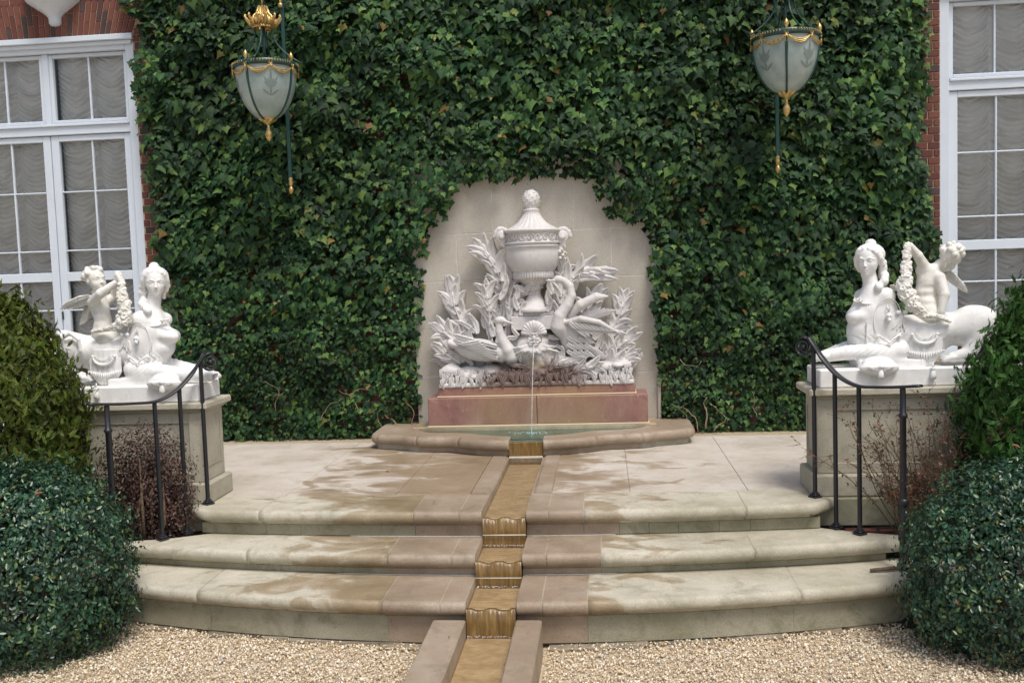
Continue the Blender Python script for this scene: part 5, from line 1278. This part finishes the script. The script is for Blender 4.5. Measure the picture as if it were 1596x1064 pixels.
# ------------------------------------------------------------------ lanterns
def lantern(xp, label, rot):
    """hanging lantern on an upright wall bracket; xp = x of the pole"""
    t = thing('wall_lantern', label, 'lantern', (xp, -.8, 3.37)); G = MAT['green_paint']; A_ = MAT['gold']
    c = (xp-.012, -.80); R0 = .262; zr = 3.365
    prof = [(R0*sqrt(1-.955*q*q), zr-.44*q) for q in np.linspace(0, 1, 15)]
    def rad(z):
        q = min(1, max(0, (zr-z)/.44)); return R0*sqrt(1-.955*q*q)
    angs = [rot+k*pi/2 for k in range(4)]
    for k in range(4):          # four bowed panes between the ribs
        a0, a1 = angs[k]+.05, angs[k]+pi/2-.05
        o = MB().lathe(prof, (c[0], c[1], 0), 14, a0, a1).build('glass_pane', MAT['frost'], t)
        am = (a0+a1)/2; e = MB()
        for (da, zz, L) in ((0, -.10, .12), (.5, -.16, .09), (-.5, -.16, .09), (.9, -.25, .07), (-.9, -.25, .07), (.25, -.07, .07), (-.25, -.07, .07), (.75, -.13, .06), (-.75, -.13, .06), (0, -.24, .07)):
            # etched leaves fanning from the middle of the pane, laid on the glass
            L *= 1.25; V = []; n_ = 6
            for j in range(n_+1):
                q = j/n_; off = L*q; w_ = .0095*sin(pi*q)+.0006
                for sd_ in (-1, 1):
                    u = am+(sin(da)*off+cos(da)*sd_*w_)/.22; z = zr-.21+ (zz+.14)*.0+cos(da)*off-sin(da)*sd_*w_+ (-.06 if zz < -.2 else 0)
                    r_ = rad(z)+.0015; V.append((c[0]+r_*cos(u), c[1]+r_*sin(u), z))
            e.add(V, [(2*j, 2*j+1, 2*j+3, 2*j+2) for j in range(n_)])
        e.build('etched_sprig', MAT['etch'], o)
        rb = MB(); pts = [(c[0]+(rad(z)+.004)*cos(angs[k]), c[1]+(rad(z)+.004)*sin(angs[k]), z) for z in np.linspace(zr, zr-.44, 14)]
        rb.tube(pts, .0095, 6); rb.build('rib', G, t)
        f = MB().lathe([(.006, .0), (.014, .008), (.008, .02), (.016, .030), (.020, .045), (.017, .062), (.008, .078), (.001, .088)], (c[0]+R0*1.02*cos(angs[k]), c[1]+R0*1.02*sin(angs[k]), zr+.02), 12); f.build('rim_finial', A_, t)
    MB().lathe([(R0-.01, zr-.012), (R0+.012, zr-.012), (R0+.018, zr), (R0+.018, zr+.030), (R0+.010, zr+.036), (R0-.02, zr+.036), (R0-.02, zr-.012)], (c[0], c[1], 0), 48).build('rim', G, t)
    n_ = 72
    lfs = [MB() for _ in range(4)]
    for i in range(n_):
        a = 2*pi*i/n_
        if min(abs((a-q+pi) % (2*pi)-pi) for q in angs) < .13: continue
        lf = lfs[int(((a-angs[0]) % (2*pi))//(pi/2)) % 4]
        x, y = c[0]+(R0+.020)*cos(a), c[1]+(R0+.020)*sin(a); tx, ty = -sin(a), cos(a)
        lf.tube([(x-tx*.004, y-ty*.004, zr+.005), (x+tx*.006, y+ty*.006, zr+.016), (x-tx*.004, y-ty*.004, zr+.027)], [.002, .0045, .002], 5)
    for lf in lfs: lf.build('leaf_band', A_, t)
    sw = MB(); ns = 8
    for i in range(ns):
        a0 = angs[0]+2*pi*i/ns; a1 = a0+2*pi/ns
        for dz, th in ((.058, .0055), (.044, .0045), (.070, .004)):
            pts = []
            for k in range(11):
                q = k/10; a = a0+(a1-a0)*q; z = zr-.012-dz*(1-(2*q-1)**2); r_ = max(rad(z), R0*.9)+.014; pts.append((c[0]+r_*cos(a), c[1]+r_*sin(a), z))
            sw.tube(pts, [th*(.6+.6*sin(pi*k/10)) for k in range(11)], 6)
        x, y = c[0]+(R0+.020)*cos(a0), c[1]+(R0+.020)*sin(a0); tx, ty = -sin(a0), cos(a0)
        for q in (-1, 1):
            sw.tube([(x, y, zr-.008), (x+q*tx*.016, y+q*ty*.016, zr+.006), (x+q*tx*.018, y+q*ty*.018, zr-.012), (x, y, zr-.010)], .003, 5)
            sw.tube([(x, y, zr-.010), (x+q*tx*.010, y+q*ty*.010, zr-.045), (x+q*tx*.006, y+q*ty*.006, zr-.075)], .003, 5)
    sw.build('swag', A_, t)
    zb = zr-.44
    MB().lathe([(.02, zb+.02), (.070, zb+.018), (.078, zb+.008), (.06, zb-.010), (.03, zb-.030), (.012, zb-.045)], (c[0], c[1], 0), 48, mod=lambda a, i: 1+.10*cos(a*9)*(1 if i in (1, 2, 3) else 0)).build('rosette', A_, t)
    MB().lathe([(.011, zb-.040), (.011, zb-.065), (.018, zb-.075), (.012, zb-.082), (.026, zb-.095), (.033, zb-.125), (.028, zb-.155), (.012, zb-.178), (.001, zb-.186)], (c[0], c[1], 0), 20, mod=lambda a, i: 1-.08*abs(cos(a*5+i))*(1 if i > 3 else 0)).build('drop_finial', A_, t)
    for k in range(4):          # curved stays from the rim up to the crown
        a = angs[k]+.35; pts = []
        for q in np.linspace(0, 1, 12): r_ = R0*.92*(1-q)**2.2+.075; pts.append((c[0]+r_*cos(a), c[1]+r_*sin(a), zr+.03+.30*q))
        MB().tube(pts, .0075, 6).build('stay', G, t)
    MB().tube([(c[0], c[1], zr+.02), (c[0], c[1], zr+.38)], .012, 8).build('stem', G, t)
    zc = zr+.335
    MB().lathe([(.088, zc), (.096, zc+.004), (.096, zc+.018), (.088, zc+.022)], (c[0], c[1], 0), 32).build('crown_ring', A_, t)
    cr = MB(); cr.lathe([(.086, zc+.02), (.110, zc+.06), (.095, zc+.09), (.06, zc+.10), (.045, zc+.13), (.03, zc+.18)], (c[0], c[1], 0), 40, mod=lambda a, i: 1+.09*cos(a*10))
    for i in range(12):
        a = 2*pi*i/12; pts = [(c[0]+r_*cos(a), c[1]+r_*sin(a), zc+z) for r_, z in ((.092, .015), (.115, .045), (.142, .075), (.155, .095), (.150, .108), (.138, .10))]; cr.tube(pts, [.012, .015, .013, .010, .008, .005], 7)
        a += pi/12; cr.tube([(c[0]+r_*cos(a), c[1]+r_*sin(a), zc+z) for r_, z in ((.092, .02), (.10, .06), (.085, .10), (.055, .13), (.035, .19))], [.010, .012, .011, .009, .006], 6)
    cr.ball((c[0]+.11*cos(-1.2), c[1]+.11*sin(-1.2), zc+.075), .018, (.9, .9, 1.2)); cr.build('crown', A_, t)
    MB().tube([(c[0], c[1], zc+.17), (c[0], c[1], 4.62)], .009, 8).build('hanging_rod', A_, t)
    # the upright of the bracket, arm out of the wall, gilt end
    b = MB().box((xp-.016, -.316, 2.47), (xp+.016, -.284, 4.66), .004); b.box((xp-.016, -.82, 4.60), (xp+.016, -.02, 4.64), .004)
    b.box((xp-.012, -.29, 2.62), (xp+.012, .0, 2.65), .003).box((xp-.012, -.29, 4.02), (xp+.012, .0, 4.05), .003); b.build('bracket_pole', G, t)
    MB().lathe([(.018, 2.475), (.021, 2.46), (.017, 2.45), (.021, 2.43), (.016, 2.405), (.009, 2.395), (.018, 2.385), (.024, 2.365), (.021, 2.345), (.010, 2.330), (.001, 2.322)], (xp, -.30, 0), 16).build('pole_finial', A_, t)
    MB().ball((xp-.0, -.345, 4.02), .024).tube([(xp, -.34, 4.03), (xp, -.335, 4.12)], .014, 8).build('boss', A_, t)
lantern(-2.13, 'left hanging lantern with frosted bowl and its gilt crown in view', radians(-90-17))
lantern(2.275, 'right hanging lantern with frosted bowl, its gilt crown cut off by the picture edge', radians(-90-9))
# ------------------------------------------------------------------ planting beds
def bed(x0, x1, y0, y1, zf, label_name='soil_bed'):
    nx, ny = 50, 50; X, Y = np.meshgrid(np.linspace(x0, x1, nx), np.linspace(y0, y1, ny)); Zg = zf(X, Y)+.05*(fbm(X*6, Y*6, 0*X)-.4)
    V = np.stack([X.ravel(), Y.ravel(), Zg.ravel()], 1); I = np.arange(nx*ny).reshape(ny, nx)
    F = np.stack([I[:-1, :-1].ravel(), I[:-1, 1:].ravel(), I[1:, 1:].ravel(), I[1:, :-1].ravel()], 1)
    tag(link(label_name, np_mesh(label_name, V, F, True), None, MAT['soil']), kind='structure')
slope = lambda X, Y: np.clip(-.22+(Y+2.75)*.36, -.64, -.20)
bed(2.28, 4.6, -4.3, -2.2, lambda X, Y: slope(X, Y)-.5*np.clip(2.62-X, 0, 1)*(Y < -2.85)); bed(-4.6, -2.28, -4.3, -2.2, lambda X, Y: slope(X, Y)-.5*np.clip(X+2.62, 0, 1)*(Y < -2.85))
bed(-3.9, 3.9, -.31, 0.02, lambda X, Y: -.03+0*X)
br = thing('footing_bricks', 'dark old footing bricks under the foundation of the right pedestal', 'brickwork', (2.4, -2.7, -.2))
for i in range(3):
    for j in range(2):
        MB().box((2.24+.21*i+.05*j, -2.75, -.198-.062*(j+1)+.0), (2.24+.21*i+.2+.05*j, -2.60, -.198-.062*j-.006), .006).build('brick', MAT['brick'], br)

# ------------------------------------------------------------------ ivy
def inside(poly, x, y):
    r = np.zeros(len(x), bool); n = len(poly)
    for i in range(n):
        (x1, y1_), (x2, y2_) = poly[i], poly[(i+1) % n]
        c = ((y1_ > y) != (y2_ > y)); xi = (x2-x1)*(y-y1_)/(y2_-y1_+1e-12)+x1; r ^= c & (x < xi)
    return r
W2 = lambda pts, Y=-.14: [(at(px, py, Y)[0], at(px, py, Y)[2]) for px, py in pts]
edge = [(-3.70, 5.0), (-3.69, 4.6), (-3.74, 4.3)]+W2([(222, 60), (215, 85), (213, 150), (222, 207), (231, 254), (238, 300), (245, 404)])+[(-3.50, 1.4), (-3.45, .0), (3.42, .0)]+W2([(1466, 400), (1452, 350), (1446, 300), (1441, 257), (1428, 228), (1434, 197), (1445, 158), (1442, 112), (1445, 80), (1442, 27), (1440, 0)])+[(3.66, 5.0)]
hole = W2([(655, 720), (655, 640), (652, 560), (656, 500), (659, 430), (664, 385), (668, 352), (684, 350), (700, 332), (706, 306), (722, 288), (740, 282), (770, 280), (800, 284), (830, 276), (862, 272), (885, 275), (905, 284), (918, 290), (936, 312), (952, 338), (965, 347), (1003, 346), (1012, 368), (1017, 420), (1018, 480), (1022, 530), (1030, 590), (1036, 640), (1040, 720)])
iv = thing('ivy', 'dense dark green ivy covering the house wall around the pale stone panel', 'ivy', (0, -.05, 0))
half_l = [(0, .26), (.10, .36), (.24, .50), (.36, .34), (.56, .20), (.40, .02), (.26, -.14), (.12, -.38)]
out = half_l+[(0, -.66)]+[(-x, y) for x, y in half_l[:0:-1]]
TV = [(0, .06, .05)]+[(x, y, -.16*abs(x)-.10*max(0, -y)**1.5-(.06 if abs(x) > .3 else 0)) for x, y in out]; TF = [(0, i, i+1) for i in range(1, len(out))]+[(0, len(out), 1)]
TF = [(a, c, b) for a, b, c in TF]
TV = np.array(TV)
def leaves(N, smin, smax, deep0, deep1, zmin=0, zmax=4.75):
    x = rng.uniform(-3.8, 3.8, N*2); z = rng.uniform(zmin, zmax, N*2); jx = rng.normal(0, .02, N*2)
    k = inside(edge, x+jx, z) & ~inside(hole, x+jx*.8, z+rng.normal(0, .012, N*2)); x, z = x[k][:N], z[k][:N]; n = len(x)
    big = fbm(x*.9+5, z*.9, 0*x); T = .05+.36*fbm(x*2.1, z*2.6, 0*x+2)**1.5+.17*fbm(x*5, z*6, 0*x)
    T = T*(.55+.45*np.clip(z/.8, 0, 1))
    y = -.01-T*rng.uniform(deep0, deep1, n)
    sz = (smin+(smax-smin)*rng.random(n)**1.3)*(.62+.38*np.clip(z/2.4, 0, 1))*(.8+.5*big)
    gx = (vnoise(x*4+.3, z*4, 0*x)-vnoise(x*4-.3, z*4, 0*x)); gz = vnoise(x*4, z*4+.5, 0*x)-vnoise(x*4, z*4-.5, 0*x)
    nrm = np.stack([rng.normal(0, .30, n)-gx*.8, -np.ones(n), .42+rng.normal(0, .30, n)-gz*.7], 1)
    # template: +y towards the petiole, so the tip (-y) hangs down
    tdir = np.stack([rng.normal(0, .45, n), rng.normal(0, .1, n), np.ones(n)], 1)
    return np.stack([x, y, z], 1), frames(nrm, tdir), sz
p1, R1, s1 = leaves(13500, .062, .112, .55, 1.0); p2, R2, s2 = leaves(13000, .07, .115, .05, .62); p3, R3, s3 = leaves(5500, .03, .06, .8, 1.12)
p4, R4, s4 = leaves(2600, .03, .055, .4, 1.2, 0, 1.1)
# the largest, outermost leaves are objects of their own
score = s1*2-p1[:, 1]*.25; top = np.argsort(-score)[:290]; rest = np.setdiff1d(np.arange(len(p1)), top)
me = np_mesh('leaf', TV, np.array(TF), False); me.materials.append(MAT['ivy'])
for i in top:
    o = bpy.data.objects.new('leaf', me); COL.objects.link(o); o.parent = iv; o.matrix_parent_inverse = Matrix.Translation(-Vector(iv.location))
    Rm = R1[i]; o.matrix_basis = Matrix([[*(Rm[a]*s1[i]), p1[i][a]] for a in range(3)]+[[0, 0, 0, 1]])
V, F = instances(TV, TF, np.concatenate([p1[rest], p2, p3, p4]), np.concatenate([R1[rest], R2, R3, R4]), np.concatenate([s1[rest], s2, s3, s4]))
tag(link('foliage', np_mesh('foliage', V, F), iv, MAT['ivy']), kind='stuff')
def wander(p0, d, n, st, r0, mb, jit=.35, r1=.4):
    p = np.array(p0, float); d = np.array(d, float); pts = []
    for i in range(n): pts.append(p.copy()); d = d+rng.normal(0, jit, 3)*(1, .25, 1); d /= np.linalg.norm(d); p = p+d*st; p[1] = min(-.02, max(p[1], -.30))
    mb.tube(pts, list(np.linspace(r0, r0*r1, n)), 5)
for i, (px, py, dx, dz, n, r0) in enumerate(((1088, 672, -.3, 1, 12, .006), (1100, 668, .1, 1, 10, .009), (1112, 672, .5, 1, 12, .005), (1075, 670, -.4, 1, 9, .004), (640, 665, .2, 1, 9, .005), (628, 668, -.6, .7, 12, .005), (600, 670, -.8, .6, 10, .004), (430, 640, -.3, 1, 12, .004), (500, 655, .2, 1, 10, .004), (560, 640, .1, 1, 10, .004), (1180, 650, .2, 1, 9, .004), (420, 615, 1, -.6, 5, .005), (545, 620, .1, 1, 8, .004), (1060, 560, .7, -.3, 8, .004))):
    m = MB(); p = at(px, py, -.20); wander(p, (dx, -.05, dz), n, .035, r0, m); m.build('stem', MAT['stem'], iv)

# ------------------------------------------------------------------ shrubs
oval_v = np.array([(0, -.5, 0), (.22, -.2, .05), (.24, .12, .06), (0, .5, -.02), (-.24, .12, .06), (-.22, -.2, .05), (0, 0, -.02)]); oval_f = [(6, 0, 1), (6, 1, 2), (6, 2, 3), (6, 3, 4), (6, 4, 5), (6, 5, 0)]
def spray():
    """flat scaly spray of an arborvitae twig"""
    V = []; F = []
    def q(p, a, L, w):
        n = len(V); d = np.array((sin(a), cos(a), 0)); s_ = np.array((cos(a), -sin(a), 0)); p = np.array(p)
        V.extend([p-s_*w*.4, p+s_*w*.4, p+d*L*.6+s_*w*.5+(0, 0, .02), p+d*L, p+d*L*.6-s_*w*.5+(0, 0, .02)]); F.extend([(n, n+1, n+2), (n, n+2, n+4), (n+4, n+2, n+3)])
    q((0, -.5, 0), 0, 1.0, .10)
    for i in range(4):
        y = -.40+i*.2
        for sg in (-1, 1): q((0, y, 0), sg*.62, .42-.06*i, .11); q((sg*.10, y+.13, .02), sg*.15, .26, .09)
    return np.array(V), np.array(F)
spr_v, spr_f = spray()
def shrub(name, label, c, r, n, tv, tf, size, mat, lump=.16, freq=2.6, shape=None, up=.3, deep=.16, zmin=GZ+.01, aspect=1.0, stems=10):
    c = np.array(c); root = thing(name, label, 'shrub', (c[0], c[1], max(zmin, c[2]-r[2])))
    d = rng.normal(size=(n, 3)); d /= np.linalg.norm(d, axis=1, keepdims=True)
    k = 1+lump*1.6*(fbm(d[:, 0]*freq+c[0], d[:, 1]*freq+9, d[:, 2]*freq+3)-.45)+lump*1.5*(fbm(d[:, 0]*freq*3.2, d[:, 1]*freq*3.2+c[0], d[:, 2]*freq*3.2)-.45)
    rad = k*(1-np.abs(rng.normal(0, deep, n)))
    q = d*rad[:, None]
    out_ = rng.random(n) < .05; q[out_] = (d*k[:, None])[out_]*rng.uniform(1.0, 1.09, out_.sum())[:, None]
    if shape is not None: q[:, :2] *= shape(q[:, 2])[:, None]
    p = c+q*np.array(r); ok = (p[:, 2] > zmin) & (p[:, 1] < c[1]+r[1]*.75); p, d, = p[ok], d[ok]; n = len(p)
    nn = d*np.array((1, 1, .8))+rng.normal(0, .45, (n, 3))+np.array((0, 0, up)); td = rng.normal(0, .6, (n, 3))+np.array((0, 0, 1.0))+d*.7
    V, F = instances(tv, tf, p, frames(nn, td), size*rng.uniform(.65, 1.25, n))
    tag(link('foliage', np_mesh('foliage', V, F), root, mat), kind='stuff')
    st = MB()
    for i in range(stems):
        a = rng.uniform(0, 2*pi); b = np.array((c[0]+.06*cos(a), c[1]+.06*sin(a), max(zmin-.05, c[2]-r[2]))); e = c+np.array((r[0]*.7*cos(a), r[1]*.6*sin(a), r[2]*rng.uniform(.1, .7)))
        m_ = (b+e)/2+rng.normal(0, .04, 3); st.tube([b, m_, e], [.014, .010, .004], 6)
    st.build('stem', MAT['twig'], root)
    return root
cL = at(44, 890, -3.78); cR = at(1596, 893, -3.72)
shrub('boxwood_bush', 'round dark green boxwood bush at the lower left beside the steps', cL, (.62, .52, .66), 34000, oval_v, oval_f, .030, MAT['holly'], lump=.26, freq=3.6, deep=.12, stems=14)
shrub('boxwood_bush', 'blue-green boxwood bush at the lower right beside the steps', cR, (.64, .52, .63), 34000, oval_v, oval_f, .028, MAT['holly'], lump=.26, freq=3.9, deep=.12, stems=14)
sh_l = lambda z: np.clip(1.02-.16*np.clip(z, -1, 1), .3, 1.35)
tl = at(-14, 665, -3.05); tr_ = at(1692, 655, -3.0)
shrub('arborvitae', 'golden green conical arborvitae at the left picture edge', tl, (.62, .45, .93), 21000, spr_v, spr_f, .058, MAT['thuja_l'], lump=.16, freq=3.5, shape=sh_l, up=.0, deep=.13, zmin=-.45, stems=6)
shrub('arborvitae', 'bright green arborvitae at the right picture edge beside the pedestal', tr_, (.72, .45, 1.0), 21000, spr_v, spr_f, .058, MAT['thuja_r'], lump=.20, freq=3.8, shape=sh_l, up=.0, deep=.13, zmin=-.45, stems=6)
b = shrub('barberry_shrub', 'wine-red small-leaved shrub behind the left iron railing', at(228, 768, -2.795), (.37, .09, .50), 13000, oval_v, oval_f, .022, MAT['barberry'], lump=.26, freq=3.0, deep=.42, zmin=-.24, stems=12)
b = shrub('barberry_shrub', 'wine-red small-leaved shrub behind the left iron railing', at(262, 810, -2.88), (.22, .10, .26), 2500, oval_v, oval_f, .020, MAT['barberry'], lump=.3, freq=4, deep=.3, zmin=-.20, stems=10) if False else b
# the sparse shrub at the right: bare twigs with few leaves
tw = thing('twiggy_shrub', 'sparse half-bare shrub of thin twigs and few red leaves before the right pedestal', 'shrub', (2.72, -3.0, -.25)); m = MB(); tips = []
for i in range(85):
    b0 = np.array((rng.uniform(2.52, 2.98), rng.uniform(-3.08, -2.85), -.28)); lean = rng.normal(0, .30); L = rng.uniform(.40, .92); d = np.array((lean-.05, rng.normal(0, .12)-.05, 1.0)); d /= np.linalg.norm(d); pts = []; p = b0.copy()
    for j in range(10):
        pts.append(p.copy()); p = p+d*L/9; d = d+rng.normal(0, .10, 3); d /= np.linalg.norm(d)
        if j > 2:
            for _ in range(2):
                dd = d+rng.normal(0, .6, 3); dd /= np.linalg.norm(dd); e = p+dd*rng.uniform(.04, .13); m.tube([p, (p+e)/2+rng.normal(0, .006, 3), e], [.0022, .0018, .0012], 4, smooth=False); tips += [e, (p+e)/2, p+dd*.03]
    m.tube(pts, list(np.linspace(.0045, .0018, 10)), 5); tips += pts[4:]
m.build('twig', MAT['twig'], tw); tips = np.array(tips); tips = np.concatenate([tips[rng.random(len(tips)) < .8], tips[tips[:, 2] < .15]]); n = len(tips)
V, F = instances(oval_v, oval_f, tips+rng.normal(0, .012, (n, 3)), rand_rot(n), rng.uniform(.012, .026, n)); tag(link('foliage', np_mesh('foliage', V, F), tw, MAT['redtwig']), kind='stuff')

# ------------------------------------------------------------------ small litter
def dead(px, py, Y, label, sz=.05):
    c = at(px, py, Y); R = frames(np.array([[rng.normal(0, .4), -.2, 1.]]), rng.normal(size=(1, 3)))[0]; V = (oval_v*(1, 1, 2.5)*sz)@R.T+c
    tag(MB().add(V, oval_f).build('fallen_leaf', MAT['dead']), label, 'leaf', 'brown leaves fallen on the stones and bushes')
def dead_z(px, py, z, label, sz=.05):
    d = _f+CR*(px-798)/FPX-CU*(py-532)/FPX; t_ = (z-CAM_POS[2])/d[2]; c = CAM_POS+d*t_; R = frames(np.array([[rng.normal(0, .3), -.2, 1.]]), rng.normal(size=(1, 3)))[0]; V = (oval_v*(1, 1, 2.5)*sz)@R.T+c+(0, 0, .006)
    tag(MB().add(V, oval_f).build('fallen_leaf', MAT['dead']), label, 'leaf', 'brown leaves fallen on the stones and bushes')
dead_z(604, 735, .003, 'curled brown leaf lying on the wet terrace left of the channel', .035)
dead_z(677, 783, .003, 'tiny brown leaf lying on the pink coping near the top step joint', .02)
dead_z(700, 994, -.394, 'red-brown leaf bit lying on the left kerb of the lower channel', .02)
dead_z(1478, 1003, GZ+.02, 'brown leaf on the gravel at the foot of the right boxwood', .05)
dead_z(1385, 1003, GZ+.02, 'dark leaf on the gravel before the right end of the steps', .04)
dead_z(160, 1010, GZ+.03, 'brown leaf on the gravel beside the left boxwood', .06)
dead(1492, 940, -4.27, 'orange-brown leaf caught in the face of the right boxwood', .07)
dead(1583, 695, -3.75, 'red leaf lying on top of the right boxwood', .05)
dead(60, 770, -4.17, 'red-brown leaf caught on the left boxwood', .06)
tw2 = MB(); a = at(1352, 874, -3.22); b_ = at(1405, 878, -3.2)
zt2 = -.30; tw2.tube([(a[0], -3.28, zt2), (a[0]+.10, -3.27, zt2+.006), (a[0]+.20, -3.24, zt2+.002), (a[0]+.30, -3.24, zt2-.002)], [.010, .012, .010, .012], 7)
tag(tw2.build('fallen_twig', MAT['twig']), 'dark fallen twig lying on the lowest tread at the right', 'twig')
def rock(px, py, Y, r, label, m):
    c = at(px, py, Y); o = MB().ball(c, r, (1.4, 1, .75), 14, 9); v = np.array(o.v); v += (fbm(v[:, 0]*14, v[:, 1]*14, v[:, 2]*14)[:, None]-.45)*.04; o.v = [tuple(p) for p in v]
    tag(o.build('edging_rock', MAT[m]), label, 'rock')
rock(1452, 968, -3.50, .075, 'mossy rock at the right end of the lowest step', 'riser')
for x0, x1, lab in ((-.62, -.34, 'rough footing slab left of the channel'), (.36, .52, 'rough footing slab right of the channel'), (.53, .86, 'rough')):
    m_ = MB(); n0 = 9
    y_ = y1((x0+x1)/2)+.05; X = np.linspace(x0, x1, n0); top_ = -.580+.002*rng.normal(size=n0); bot = -.590-.004*rng.random(n0); fr = y_-.035-.03*rng.random(n0)
    V = [(x, f+.02, t_) for x, f, t_ in zip(X, fr, top_)]+[(x, f, (t_+b_)/2) for x, f, t_, b_ in zip(X, fr, top_, bot)]+[(x, f+.01, GZ-.04) for x, f in zip(X, fr)]+[(x, y_+.1, t_) for x, t_ in zip(X, top_)]
    F = [(n0+i, n0+i+1, i+1, i) for i in range(n0-1)]+[(2*n0+i, 2*n0+i+1, n0+i+1, n0+i) for i in range(n0-1)]+[(i, i+1, 3*n0+i+1, 3*n0+i) for i in range(n0-1)]+[(0, n0, 2*n0, 3*n0), (n0-1, 4*n0-1, 3*n0-1, 2*n0-1)]
    m_.add(V, F); m_.build('footing_stone', MAT['rubble'], steps)
